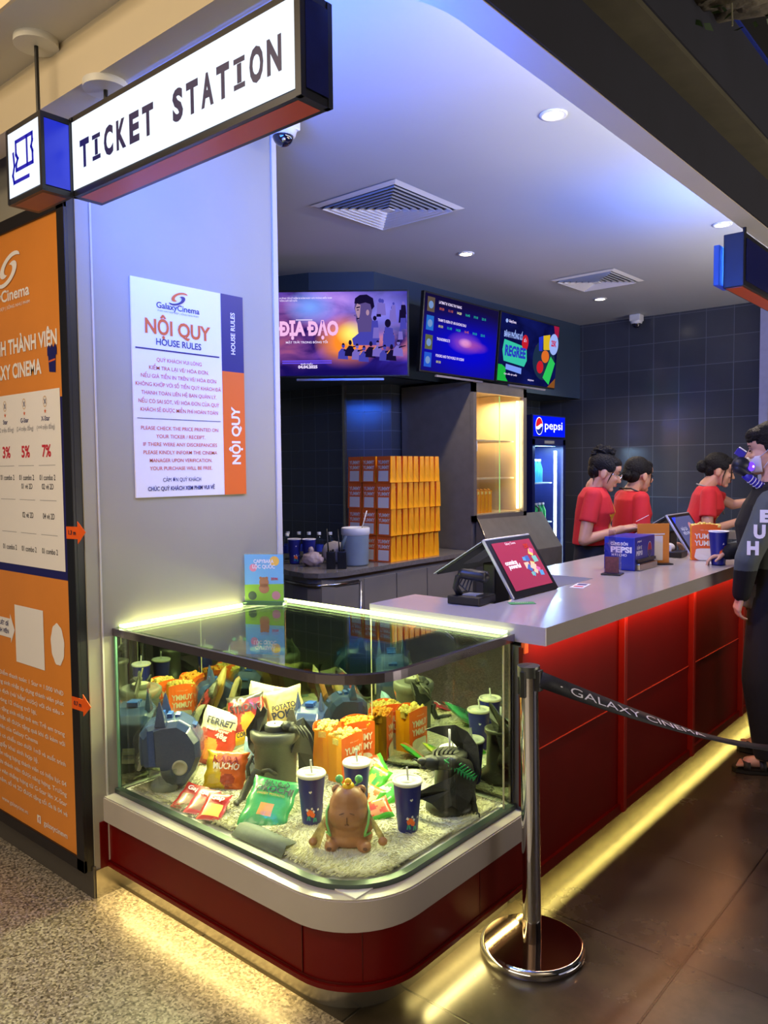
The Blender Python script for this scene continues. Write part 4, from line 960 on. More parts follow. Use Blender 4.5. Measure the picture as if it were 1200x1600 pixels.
cols = [('#c8452c', '#d8c090'), ('#b8c83c', '#48a03c'), ('#cfd8c8', '#58b84c'), ('#d87838', '#e8e0c0'), ('#d8502c', '#e09a5c')]
for k, (x, y, z, ro, lab) in enumerate(((-1.87, 2.14, .40, .4, 'small red wrapped sweet packet farthest back, beside the popcorn bags'), (-1.815, 2.07, .395, -.6, 'small yellow-green wrapped sweet packet in the middle of the clear packets'),
        (-1.70, 2.01, .395, -.9, 'clear and green sweet packet just left of the right-hand cup'), (-1.72, 1.93, .393, -.5, 'clear sweet packet with orange edge behind the right-hand cup'), (-1.655, 1.88, .388, -1.2, 'red and orange sweet packet in front of the clear packets'))):
    packet('sweet_packet', lab, (x, y, z), .08, .11, .022, foil('sweet_a%d' % k, cols[k][0]), [(lambda u, v: rnd((u * 1.6, v * 1.6, 2), 3) > .05, foil('sweet_b%d' % k, cols[k][1])), (lambda u, v: u > .6, foil('sweet_green', '#4cae34'))], [], tilt=.95, roll=ro, seed=40 + k, n=14, group='wrapped sweets on the fur', cat='sweet packet')

# ---------------------------------------------------------------- blue helmet buckets
hb = mat('helmet_blue', '#33456e', .25, var=.12, scale=10, coat=.6); hb2 = mat('helmet_blue_bright', '#123f8c', .3, coat=.5); badge = mat('badge_cream', '#c8c4a4', .4)
def helmet(label, loc, rot, s=1.0):
    t = thing('helmet_bucket', label, 'toy bucket', loc, rot, 'blue pointed-eared helmet buckets'); t.scale = (s, s, s)
    b = MB(); n = 20
    prof = [(-.115, .03), (-.112, .075), (-.085, .105), (-.03, .122), (.04, .128), (.085, .10), (.118, .045), (.122, -.02), (.10, -.075), (.055, -.135), (.005, -.142), (-.028, -.10), (-.034, -.052), (-.108, -.048)]
    # faceted head, profile in x (front -x), z up; mirrored in y with bevelled flanks
    c = [(0, 0)]; V = []
    for (yy_, k) in ((-.085, .78), (-.055, 1.0), (.055, 1.0), (.085, .78)):
        V += [(x * k + .01 * (1 - k), yy_, z * k + .15) for x, z in prof]
    N_ = len(prof); F = [(r * N_ + i, r * N_ + (i + 1) % N_, (r + 1) * N_ + (i + 1) % N_, (r + 1) * N_ + i) for r in range(3) for i in range(N_)] + [list(range(N_)), [3 * N_ + i for i in range(N_)][::-1]]
    b.add(V, [tuple(reversed(f)) for f in F], hb); b.build('head', t, bevel=.006)
    for sgn in (-1, 1):
        b = MB(); V = [(-.05, sgn * .05, .262), (.0, sgn * .05, .265), (-.03, sgn * .062, .365), (-.05, sgn * .075, .255), (-.005, sgn * .078, .255)]
        F = [(0, 1, 2), (1, 4, 2), (4, 3, 2), (3, 0, 2), (0, 3, 4, 1)]; b.add(V, F if sgn < 0 else [f[::-1] for f in F], hb); b.build('ear', t, bevel=.003)
    b = MB(); b.add([(-.075, -.088, .245), (-.05, -.0885, .25), (-.045, -.0885, .11), (-.07, -.088, .11)], [(3, 2, 1, 0)], hb2)
    for k in range(5): b.box((-.03 + k * .03, 0, .285 - k * .004 + (0 if k < 3 else -.008 * k)), (.02, .045, .02), hb2, Matrix.Rotation(-.1 + .12 * k, 4, 'Y'))
    b.build('crest', t, bevel=.002)
    b = MB()
    for sgn in (-1, 1): b.lathe([(0, .006), (.02, .006), (.022, .009), (.028, .009), (.03, 0)], badge, c=(.045, sgn * .083, .10), M=Matrix.Rotation(PI / 2 * (1 if sgn < 0 else -1), 3, 'X'), n=24)
    b.build('badge', t)
    b = MB(); b.box((-.115, 0, .10), (.012, .05, .06), mat('grille', '#9a9684', .5), Matrix.Rotation(.3, 4, 'Y'), bev=.003)
    for k in range(4): b.box((-.122, 0, .08 + k * .013), (.004, .04, .003), grey_pl, Matrix.Rotation(.3, 4, 'Y'))
    b.build('grille', t)
    b = MB()
    V = [(x * 1.05 - .002, y, z) for x, y, z in [(x * 1.04, yy_, z * 1.04 + .15) for yy_ in (-.094, .094) for x, z in prof]]
    vs = [Vector(p) + Vector([.004 * noise.noise(Vector(p) * 40 + Vector((k * 9, 0, 0))) for k in range(3)]) for p in V]
    b.add(vs, [(i, (i + 1) % N_, N_ + (i + 1) % N_, N_ + i) for i in range(N_)] + [list(range(N_))[::-1], [N_ + i for i in range(N_)]], plastic_wrap); tag(b.build('clear_wrapping', t), 'crinkled clear plastic wrapping')
    return t
helmet('large dark blue helmet bucket wrapped in clear plastic at the left glass of the case', (-2.405, 1.628, .362), .80, .92)
helmet('dark blue helmet bucket with ridged crest, behind the grey bucket', (-2.22, 2.15, .362), 2.1, .75)
b = MB(); b.lathe([(.055, 0), (.06, .05), (.062, .09), (.058, .092), (.05, .0)], glassm('clear_tub', (.8, .83, .8), 1.4, .1), n=28); b.ell((0, 0, .02), (.05, .05, .03), white_pl)
o = b.build('clear_tub', None, loc=(-2.385, 1.585, .362)); tag(o, 'clear round plastic tub under the front of the large blue helmet', 'tub')

# ---------------------------------------------------------------- grey bucket with winged creature
gb = mat('bucket_grey', '#5c5e54', .5, var=.1, scale=15); gdk = mat('creature_grey', '#3a3b34', .6, var=.25, scale=30)
t = thing('creature_bucket', 'grey round drink bucket held by a winged creature with a long tail', 'toy bucket', (-2.095, 1.85, .362)); t.scale = (1.13, 1.13, 1.13)
b = MB(); b.lathe([(0, .0), (.06, .0), (.064, .01), (.068, .15), (.072, .155), (.078, .165), (.078, .185), (.07, .192), (.062, .188), (.05, .188), (0, .188)], gb, n=48); b.build('bucket', t)
b = MB(); b.lathe([(.036, .188), (.036, .203), (.033, .205), (0, .205)], gdk, n=32); b.lathe([(0, .2062), (.03, .206)], badge, n=32); b.ell((0, 0, .207), .0025, frame_black); b.build('spout_cap', t)
b = MB(); f_ = Vector((.65, -.76, 0)); r_ = Vector((.76, .65, 0))
def Q(u, v, z): return tuple(r_ * u + f_ * v + Vector((0, 0, z)))
b.add([Q(-.085, .0, .13), Q(-.09, .01, .19), Q(-.06, .0, .235), Q(-.055, 0, .262), Q(-.045, 0, .245), Q(-.035, 0, .262), Q(-.025, .0, .25), Q(-.028, 0, .20), Q(-.05, .03, .17), Q(-.065, .03, .12)], [list(range(10))[::-1]], gdk); b.build('bat_wing', t, solid=.006)
b = MB(); b.add([Q(.05, -.02, .20), Q(.085, -.03, .215), Q(.12, -.02, .17), Q(.115, -.01, .1), Q(.12, .0, .02), Q(.075, .02, .03), Q(.074, .02, .12), Q(.055, .05, .13)], [list(range(8))], mat('wing_black', '#22231f', .6, var=.2)); b.build('folded_wing', t, solid=.005)
b = MB(); b.tube([Q(-.03, .065, .07), Q(-.05, .08, .085), Q(-.07, .09, .05), Q(-.09, .11, .01), Q(-.10, .14, .012), Q(-.09, .17, .02)], [.008, .012, .012, .011, .01, .004], gdk); b.tube([Q(-.06, .07, .13), Q(-.075, .08, .10), Q(-.07, .09, .075)], .006, gdk)
b.tube([Q(-.03, .07, .08), Q(-.01, .085, .09), Q(.01, .07, .07)], .007, gdk); b.build('tail', t)
b = MB(); b.ell(Q(.045, .02, .205), (.022, .022, .014), gdk, nz=.3); b.ell(Q(.06, .035, .2), (.014, .014, .01), gdk)
for k in range(7): b.tube([Q(.02 + k * .012, .01, .20), Q(.03 + k * .014, .03 + .005 * (k % 3), .215 - .006 * k), Q(.035 + k * .015, .04, .205 - .008 * k)], [.004, .0035, .001], gdk)
b.build('claws', t)
b = MB(); V = [Q(.035, .01, .208), Q(.07, .01, .208), Q(.06, .0, .25), Q(.045, .0, .25)]; b.add(V, [(0, 1, 2, 3)], mat('crest_net', '#8a8460', .5, var=.2, scale=120)); b.build('crest', t, solid=.004)

# ---------------------------------------------------------------- black dragon bucket
bd = mat('dragon_black', '#1d1e1a', .5, var=.25, scale=22, bump=.3, bscale=40); bdt = mat('dragon_tub', '#34352e', .35, var=.1); ftr = mat('feather_green', '#1f9350', .5)
def dragon(label, loc, rot, s=1.0):
    t = thing('dragon_bucket', label, 'toy bucket', loc, rot, 'black dragon drink buckets'); t.scale = (s, s, s)
    b = MB(); b.lathe([(0, 0), (.072, 0), (.078, .012), (.074, .03), (.05, .05), (.047, .16), (.056, .175), (.056, .185), (.045, .19), (0, .19)], bdt, n=44); b.build('bucket', t)
    b = MB(); b.tube([(0, 0, .18), (.0, .0, .26)], .0035, white_pl); b.lathe([(0, .192), (.03, .192)], mat('tub_lid', '#56574a', .4), n=30); b.build('straw', t)
    # body curled round, head to the left (-x), front -y
    b = MB(); b.ell((-.055, -.03, .165), (.036, .026, .024), bd, nz=.15); b.ell((-.085, -.035, .172), (.02, .015, .012), bd); b.ell((-.08, -.035, .155), (.018, .014, .009), bd)
    b.cap((-.04, -.025, .165), (.01, -.055, .175), .024, .022, bd); b.cap((.01, -.055, .175), (.045, -.03, .15), .022, .026, bd); b.cap((.045, -.03, .15), (.055, .0, .09), .026, .03, bd)
    for k in range(5): b.tube([(-.05 + .012 * k, -.03, .18), (-.048 + .014 * k, -.03, .20), (-.035 + .016 * k, -.02, .212)], [.004, .003, .0008], bd)
    b.tube([(-.098, -.035, .17), (-.112, -.035, .178), (-.12, -.035, .172)], [.004, .003, .001], bd)
    b.cap((.055, 0, .09), (.07, -.02, .04), .02, .012, bd); b.cap((.07, -.02, .04), (.074, -.035, .012), .01, .012, bd)
    for k in range(3): b.tube([(.074, -.035, .012), (.07 + .008 * k, -.05, .008), (.068 + .01 * k, -.06, .001)], [.005, .004, .001], bd)
    b.build('body', t)
    b = MB()   # near wing wrapped low round the tub
    V = [(.04, -.052, .165), (.0, -.062, .13), (-.06, -.058, .105), (-.11, -.045, .075), (-.125, -.03, .045), (-.09, -.06, .06), (-.06, -.072, .052), (-.035, -.078, .03), (.0, -.08, .05), (.03, -.08, .028), (.055, -.07, .055), (.075, -.05, .09), (.075, -.04, .13)]
    n_ = len(V); cx = Vector((-.005, -.072, .095)); V2 = [Vector(v) for v in V] + [cx]; b.add(V2, [(n_, (i + 1) % n_, i) for i in range(n_)], bd); b.build('wing', t, solid=.004)
    b = MB(); V = [(-.075, .02, .255), (-.04, .025, .262), (.02, .03, .265), (.06, .02, .245), (.09, .0, .205), (.095, -.02, .13), (.08, -.02, .09), (.06, .02, .12), (.05, .03, .17), (.0, .04, .225), (-.03, .03, .245)]
    n_ = len(V); V2 = [Vector(v) for v in V] + [Vector((.045, .02, .21))]; b.add(V2, [(n_, i, (i + 1) % n_) for i in range(n_)], bd); b.build('wing', t, solid=.004)
    b = MB()
    for k in range(10):
        u = k / 9; p = Vector((-.02 + .085 * u, -.065 - .006 * math.sin(3 * u), .185 - .055 * u)); l = .016 + .012 * math.sin(PI * u)
        b.add([p, p + Vector((.008, 0, -.004)), p + Vector((l * .9, -.004, l * .35 + .004))], [(0, 1, 2)], ftr); b.add([p, p + Vector((.008, 0, -.004)), p + Vector((.001, -.004, -l * .6))], [(2, 1, 0)], ftr)
    b.tube([(-.022, -.066, .187), (.02, -.071, .16), (.066, -.066, .128)], .0025, ftr); b.build('green_feather', t, solid=.0015)
    return t
dragon('black winged dragon drink bucket with a green feather', (-1.505, 2.09, .362), .70, 1.05)

# ================================================================== standee by the case
t = thing('price_standee', 'small colourful upright price card standing on the case top against the wall', 'standee', (-2.46, 2.13, .947), .56)
b = MB(); b.bb((-.085, -.005, .01), (.085, .005, .21), glassm('acrylic', (.95, .96, .95), 1.4)); b.bb((-.085, -.035, 0), (.085, .03, .012), mat('holder_green', '#2f5c3c', .3)); b.build('holder', t)
b = MB(); b.bb((-.082, -.0065, .012), (.082, -.0055, .205), mat('card_sky', '#6fb4dc', .4)); b.quad((-.082, -.0072, .013), (.082, -.0072, .013), (.082, -.0072, .085), (-.082, -.0072, .08), mat('card_grass', '#8cc63c', .4))
b.lathe([(0, 0), (.02, 0)], mat('card_sun', '#f0c050', .4), c=(.045, -.0073, .178), M=Matrix.Rotation(PI / 2, 3, 'X'), n=24); b.lathe([(0, 0), (.016, 0)], mat('card_pink', '#e08aa0', .4), c=(-.045, -.0073, .15), M=Matrix.Rotation(PI / 2, 3, 'X'), n=24)
b.lathe([(0, 0), (.018, 0)], mat('card_round', '#3c5c3c', .4), c=(-.05, -.0075, .035), M=Matrix.Rotation(PI / 2, 3, 'X'), n=24); b.lathe([(0, 0), (.018, 0)], mat('card_round2', '#c88a8a', .4), c=(.05, -.0075, .037), M=Matrix.Rotation(PI / 2, 3, 'X'), n=24)
b.build('card', t)
b = MB(); b.text('CAPYBARA', (0, -.0082, .17), (1, 0, 0), (0, 0, 1), .014, white_ink, w=.085, bold=.03); b.text('LỘC QUỐC', (0, -.0082, .148), (1, 0, 0), (0, 0, 1), .014, white_ink, w=.095, bold=.03); b.text('359K', (.045, -.0082, .10), (1, 0, 0), (0, 0, 1), .01, red_ink, bold=.03)
b.build('lettering', t)
b = MB(); yb = -.0085
for cx, cz, rx, rz_ in ((0, .065, .022, .02), (.0, .09, .020, .022), (-.014, .108, .006, .006), (.012, .108, .006, .006)):
    b.add([(cx + rx * math.cos(2 * PI * i / 20), yb, cz + rz_ * math.sin(2 * PI * i / 20)) for i in range(20)], [list(range(20))], capb)
b.build('toy_picture', t)

# ================================================================== televisions
def screen_mat(name, kind):
    m = bpy.data.materials.new(name); m.use_nodes = True; nt = m.node_tree; N = nt.nodes; L = nt.links
    N.remove(N['Principled BSDF']); e = N.new('ShaderNodeEmission'); uv = N.new('ShaderNodeUVMap'); L.new(e.outputs[0], N['Material Output'].inputs[0])
    n = N.new('ShaderNodeTexNoise'); n.inputs['Scale'].default_value = 3.2; n.inputs['Detail'].default_value = 6; n.inputs['Distortion'].default_value = .6; L.new(uv.outputs[0], n.inputs['Vector'])
    def blob(cx, cy, rx, ry, power=1.0):
        mp = N.new('ShaderNodeMapping'); mp.vector_type = 'TEXTURE'; mp.inputs['Location'].default_value = (cx, cy, 0); mp.inputs['Scale'].default_value = (rx, ry, 1); L.new(uv.outputs[0], mp.inputs[0])
        g = N.new('ShaderNodeTexGradient'); g.gradient_type = 'SPHERICAL'; L.new(mp.outputs[0], g.inputs[0]); return g.outputs['Fac'] if 'Fac' in g.outputs else g.outputs[1]
    def mixc(a, col, f):
        x = N.new('ShaderNodeMix'); x.data_type = 'RGBA'; x.inputs[7].default_value = lin(col)
        if isinstance(a, str): x.inputs[6].default_value = lin(a)
        else: L.new(a, x.inputs[6])
        L.new(f, x.inputs[0]); return x.outputs[2]
    def mul(a, b_):
        q = N.new('ShaderNodeMath'); q.operation = 'MULTIPLY'; q.use_clamp = True; L.new(a, q.inputs[0])
        if isinstance(b_, float): q.inputs[1].default_value = b_
        else: L.new(b_, q.inputs[1])
        return q.outputs[0]
    mr = N.new('ShaderNodeMapRange'); mr.inputs[1].default_value = .35; mr.inputs[2].default_value = .68; L.new(n.outputs['Fac'], mr.inputs[0]); nf = mr.outputs[0]
    if kind == 'film':
        c = mixc('#20105c', '#4a3ad8', mul(nf, .9)); c = mixc(c, '#b48ae8', mul(mul(blob(.45, .85, .5, .35), 1.3), nf)); c = mixc(c, '#c0603c', mul(mul(blob(.12, .45, .35, .6), 1.2), nf))
        c = mixc(c, '#ff8c28', mul(blob(.56, .40, .24, .36), 1.5)); c = mixc(c, '#fff070', mul(blob(.6, .5, .12, .16), 1.3)); c = mixc(c, '#e8842c', mul(mul(blob(.95, .4, .3, .25), 1.6), nf))
        c = mixc(c, '#8c88f0', mul(blob(.82, .75, .3, .4), .8)); c = mixc(c, '#7aa0ff', mul(blob(.3, .82, .2, .22), 1.1)); c = mixc(c, '#140c58', mul(blob(.5, -.05, 1.0, .34), 1.5)); s = 1.0
    elif kind == 'space':
        c = mixc('#1c1548', '#0a0ae0', mul(blob(.6, .35, .9, .6), 1.3)); c = mixc(c, '#120c3a', mul(blob(.4, 1.0, 1.0, .45), .9)); c = mixc(c, '#8c48e0', mul(blob(.55, .45, .25, .16), 1.3)); c = mixc(c, '#f0a8ff', mul(blob(.55, .45, .1, .07), 1.5)); c = mixc(c, '#ff7050', mul(mul(blob(.6, .42, .3, .1), .6), nf)); s = .75
    else:
        c = mixc('#0c0f44', '#1a2484', mul(nf, .6)); s = .6
    L.new(c, e.inputs[0]); e.inputs[1].default_value = s
    return m
def ink(name, c, s=1.0): return glow('lit_' + name, c, s)
def tv(label, loc, rot, tilt, kind, W_=.96, H_=.55, reach=.30):
    t = thing('television', label, 'television', loc, 0, 'menu and film screens under the kiosk ceiling', tilt=(tilt, 0, rot))
    b = MB(); b.bb((-W_ / 2, 0, -H_ / 2), (W_ / 2, .03, H_ / 2), black_pl, bev=.004); b.bb((-W_ * .3, .03, -H_ * .3), (W_ * .3, .06, H_ * .2), black_pl, bev=.01); b.build('casing', t)
    b = MB(); w2, h2 = W_ / 2 - .012, H_ / 2 - .012; b.quad((-w2, -.001, -h2), (w2, -.001, -h2), (w2, -.001, h2), (-w2, -.001, h2), screen_mat('screen_' + kind, kind), [(0, 0), (1, 0), (1, 1), (0, 1)]); sc_ = b.build('screen', t)
    b = MB(); b.bb((-W_ * .3, -.006, -H_ / 2 - .022), (W_ * .32, .01, -H_ / 2 - .008), mat('bar_silver', '#9a98a8', .3, .6)); b.bb((-.1, .03, -.1), (.1, reach, .1), black_pl); b.build('wall_bracket', t)
    return sc_, w2, h2
def flat(b, pts, w2, h2, m, y=-.002):
    """points given as fractions of the screen, v up"""
    V = [((2 * u - 1) * w2, y, (2 * v - 1) * h2) for u, v in pts]
    a = sum(V[i][0] * V[(i + 1) % len(V)][2] - V[(i + 1) % len(V)][0] * V[i][2] for i in range(len(V)))
    b.add(V, [list(range(len(V))) if a > 0 else list(range(len(V)))[::-1]], m)
def stxt(b, s, u, v, h, w2, h2, m, w=None, align='l', bold=.02, y=-.003):
    b.text(s, ((2 * u - 1) * w2, y, (2 * v - 1) * h2), (1, 0, 0), (0, 0, 1), h, m, w=w, align=align, bold=bold)
def oval(cx, cy, rx, ry, n=24): return [(cx + rx * math.cos(2 * PI * i / n), cy + ry * math.sin(2 * PI * i / n)) for i in range(n)]
t, w2, h2 = tv('television showing a purple and orange film poster, nearest the pale wall', (-3.702, 3.892, 2.40), math.radians(40.4), .05, 'film', W_=.95, H_=.575, reach=.38)
b = MB(); hs = ink('shadow', '#1c1440', .6); hm = ink('skin_tone', '#5a4a88', .9)
flat(b, [(.645, .52), (.64, .62), (.63, .66), (.632, .74), (.62, .80), (.625, .88), (.65, .93), (.70, .945), (.745, .90), (.75, .80), (.74, .70), (.76, .60), (.74, .52), (.70, .44), (.66, .44)], w2, h2, hm)
flat(b, [(.62, .86), (.625, .92), (.66, .96), (.71, .965), (.755, .92), (.765, .82), (.745, .78), (.735, .85), (.70, .87), (.65, .85)], w2, h2, hs, -.0025)
fb = [ink('fig_blue', '#4a48b8', .8), ink('fig_violet', '#8070d0', .8), hs]
r = random.Random(5)
for k in range(16):
    u, v = r.uniform(.76, .98), r.uniform(.40, .86); s = r.uniform(.5, 1.0)
    flat(b, oval(u, v + .07 * s, .014 * s, .03 * s, 12), w2, h2, fb[k % 3], -.0025); flat(b, [(u - .03 * s, v - .12 * s), (u + .03 * s, v - .12 * s), (u + .022 * s, v + .04 * s), (u - .022 * s, v + .04 * s)], w2, h2, fb[(k + 1) % 3], -.0027 - .00005 * k)
flat(b, oval(.86, .62, .022, .05, 14), w2, h2, hs, -.0042); flat(b, [(.82, .34), (.91, .34), (.895, .56), (.84, .58)], w2, h2, fb[0], -.0041)
# soldiers crouching along the foreground: body, head and arm each
for k in range(9):
    u, v = .53 + .05 * k, .27 + .035 * math.sin(k * 1.7); m_ = fb[(k * 2) % 3]; yk = -.0045 - .0001 * k; hl = ink('rim_light', '#e89a50', .8)
    flat(b, [(u - .035, v - .07), (u + .04, v - .08), (u + .036, v + .0), (u + .018, v + .05), (u - .008, v + .055), (u - .03, v + .01)], w2, h2, m_, yk)
    flat(b, oval(u + .006, v + .085, .012, .028, 12), w2, h2, m_, yk); flat(b, [(u - .006, v + .095), (u + .018, v + .095), (u + .012, v + .118), (u, v + .118)], w2, h2, hs, yk - .00005)
    flat(b, [(u + .01, v + .02), (u + .06, v + .045), (u + .06, v + .055), (u + .008, v + .04)], w2, h2, hs, yk - .00005)
    if k % 2: flat(b, [(u - .03, v + .01), (u - .008, v + .055), (u - .004, v + .05), (u - .025, v + .005)], w2, h2, hl, yk - .00008)
# light and features on the large profile
hl2 = ink('face_light', '#b08ca8', .9)
flat(b, [(.632, .74), (.625, .80), (.640, .86), (.665, .84), (.66, .74), (.65, .66)], w2, h2, hl2, -.0026); flat(b, [(.633, .815), (.66, .825), (.66, .81), (.635, .80)], w2, h2, hs, -.003); flat(b, [(.636, .785), (.653, .788), (.653, .778), (.637, .775)], w2, h2, hs, -.003)
flat(b, [(.634, .685), (.655, .69), (.655, .675), (.637, .67)], w2, h2, hs, -.003); flat(b, [(.625, .73), (.615, .715), (.63, .70)], w2, h2, hm, -.003); flat(b, oval(.715, .75, .012, .035, 12), w2, h2, hl2, -.003)
flat(b, [(.60, .44), (.66, .52), (.74, .52), (.80, .44), (.79, .36), (.61, .36)], w2, h2, fb[0], -.0021)
b.build('picture', t)
b = MB(); wt = ink('white', '#e8d8ff', 1.0)
stxt(b, 'ĐỊA ĐẠO', .07, .49, .085, w2, h2, ink('title', '#f0b8e8', 1.0), w=.40, bold=.05); stxt(b, 'MẶT TRỜI TRONG BÓNG TỐI', .12, .39, .013, w2, h2, wt, w=.28)
stxt(b, 'HƯỚNG TỚI KỶ NIỆM 50 NĂM NGÀY GIẢI PHÓNG MIỀN NAM', .08, .92, .009, w2, h2, wt, w=.35); stxt(b, 'THỐNG NHẤT ĐẤT NƯỚC', .08, .89, .009, w2, h2, wt, w=.12)
stxt(b, '04.04.2025', .205, .09, .018, w2, h2, wt, w=.13, bold=.05); stxt(b, 'KHỞI CHIẾU', .225, .13, .009, w2, h2, wt, w=.08)
for k in range(2): flat(b, [(.09, .185 - .025 * k), (.45, .185 - .025 * k), (.45, .170 - .025 * k), (.09, .170 - .025 * k)], w2, h2, ink('small_type', '#6a50f0', .9))
flat(b, [(.195, .665), (.315, .665), (.315, .675), (.195, .675)], w2, h2, wt); b.build('lettering', t)
t, w2, h2 = tv('television listing show times in rows on a deep blue galaxy picture, middle screen', (-3.365, 4.855, 2.44), PI / 2, .09, 'space')
b = MB(); tc_ = {'g': ink('green', '#2fc0a0', .8), 'r': ink('red', '#d86a5c', .7), 'w': ink('cream', '#f0e8b0', .9), 'y': ink('yellow', '#d8d070', .8)}
for ttl, v, ti in (('LATMAT 8: VONG TAY NANG', .90, 'rrwggg'), ('THAM TU KIEN: KY AN KHONG DAU', .67, 'yggrgg'[:6]), ('THUNDERBOLTS', .42, ''), ('PORORO AND THE WORLD OF OCEAN', .2, 'y')):
    stxt(b, ttl, .17, v, .018, w2, h2, wt, w=.012 * len(ttl) * (1 if len(ttl) > 14 else 1.1))
    for k, ch in enumerate(ti): stxt(b, ('09:30', '11:10', '14:20', '16:45', '19:10', '22:15')[k], .18 + k * .115, v - .08, .016, w2, h2, tc_[ch], w=.055)
b.build('lettering', t)
b = MB()
for v, c in ((.86, '#6a5a50'), (.62, '#2c78e0'), (.37, '#6a6e4c'), (.14, '#2c64e8')): flat(b, [(.03, v - .09), (.12, v - .09), (.12, v + .10), (.03, v + .10)], w2, h2, ink('thumb' + c[1:3] + c[5:], c, .7)); flat(b, oval(.075, v, .03, .05, 12), w2, h2, ink('thumbin', '#8cb0f0', .6), -.0026)
b.build('film_thumbnails', t)
t, w2, h2 = tv('television with a snack advert in green, red and yellow reading 25K, the rightmost screen', (-3.365, 5.835, 2.445), PI / 2, .09, 'advert')
b = MB()
flat(b, [(0, 0), (.17, 0), (.13, .06), (.12, .2), (.06, .24), (0, .24)], w2, h2, ink('leafgreen', '#20c048', .8)); flat(b, [(.9, 1), (1, 1), (1, .82), (.93, .85)], w2, h2, ink('crimson', '#b01c48', .7)); flat(b, [(.86, 0), (1, 0), (1, .16), (.93, .08)], w2, h2, ink('brownish', '#a0602c', .6))
flat(b, oval(.76, .42, .2, .32), w2, h2, ink('halo', '#284060', .5), -.0022)
flat(b, [(.60, .62), (.70, .64), (.74, .26), (.66, .20)], w2, h2, ink('pack_red', '#d02030', .8)); flat(b, [(.72, .80), (.84, .84), (.86, .60), (.74, .58)], w2, h2, ink('pack_yellow', '#e8c028', .8), -.0026); flat(b, [(.64, .76), (.72, .80), (.72, .56), (.66, .55)], w2, h2, ink('pack_blue', '#2838d0', .8), -.0028)
flat(b, [(.88, .50), (.97, .40), (.88, .04), (.76, .14)], w2, h2, ink('pack_green', '#30d060', .8), -.0028); flat(b, oval(.78, .48, .07, .1), w2, h2, ink('pack_orange', '#e8742c', .8), -.003); flat(b, oval(.70, .3, .06, .1), w2, h2, ink('pack_red', '#d02030', .8), -.003)
flat(b, oval(.92, .70, .085, .17), w2, h2, ink('bubble', '#9cb4f8', .9), -.0032); flat(b, oval(.41, .63, .055, .12), w2, h2, ink('pack_red', '#d02030', .8), -.0026)
flat(b, [(.08, .30), (.42, .26), (.46, .36), (.44, .56), (.07, .62), (.05, .46)], w2, h2, ink('banner_teal', '#3ad0b0', .8), -.0024); flat(b, [(.12, .18), (.38, .14), (.38, .23), (.12, .26)], w2, h2, ink('pill', '#7c9cf8', .9), -.0024); b.build('picture', t)
b = MB(); stxt(b, 'GalaxyCinema', .12, .88, .02, w2, h2, wt, w=.11); flat(b, oval(.09, .895, .02, .03, 14), w2, h2, ink('bubble', '#9cb4f8', .9)); stxt(b, 'BÃNH PHỒNG SỐ', .06, .66, .04, w2, h2, ink('bubble', '#9cb4f8', .9), w=.28, bold=.04); stxt(b, 'REGREE', .09, .39, .075, w2, h2, ink('navy', '#2a3cc0', .9), w=.32, bold=.05, y=-.0035)
stxt(b, '25K', .87, .67, .045, w2, h2, ink('redtype', '#c02050', .9), w=.09, bold=.05, y=-.004); stxt(b, 'SỐ 1', .385, .64, .02, w2, h2, wt, w=.04, y=-.0036); stxt(b, 'galaxycine.vn', .5, .06, .014, w2, h2, wt, w=.1); stxt(b, 'Chi tiết tại quầy', .1, .10, .012, w2, h2, wt, w=.2); b.build('lettering', t)

# ================================================================== back counter and what stands on it
t = thing('back_counter', 'grey back counter with curved stone top and pale cupboard fronts', 'counter', (-3.8, 4.1, 0))
CB = (-3.8, 4.1, 0); cab = mat('cupboard_grey', '#7c776c', .4, var=.05, scale=4); top_g = mat('stone_grey', '#6b6763', .22, var=.15, scale=50)
def counter_line(off=0):
    return [(-4.6, 3.62 + off), (-4.0, 3.46 + off), (-3.84, 3.44 + off), (-3.66, 3.37 + off), (-3.50, 3.345 + off), (-3.41, 3.38 + off), (-3.35 - off, 3.49), (-3.345 - off, 3.7), (-3.36 - off, 4.3), (-3.345 - off, 5.0)]
b = OB(CB); b.prism(counter_line() + [(-4.1, 5.04), (-4.1, 4.93), (-4.42, 4.66), (-4.6, 4.66)], .83, .86, top_g); b.done('countertop', t, bevel=.003)
b = OB(CB); b.prism(counter_line(.03) + [(-4.1, 5.04), (-4.1, 4.93), (-4.42, 4.66), (-4.6, 4.66)], 0, .83, cab); b.done('body', t)
for y0, y1 in ((3.76, 4.08), (4.09, 4.42), (4.43, 4.78)): b = OB(CB); b.bb((-3.385, y0, .1), (-3.372, y1, .79), cab, bev=.002); b.done('cupboard_door', t)
b = OB(CB); b.tube([(-3.86, 3.47, .78), (-3.66, 3.40, .78), (-3.5, 3.372, .78), (-3.425, 3.40, .78), (-3.38, 3.5, .78), (-3.372, 3.7, .78)], .012, steel); b.tube([(-3.86, 3.47, .78), (-3.86, 3.47, .1)], .012, steel); b.tube([(-3.372, 3.72, .78), (-3.372, 3.72, .1)], .012, steel); b.done('panel_edging', t)

BW, BD, BH = .125, .06, .178
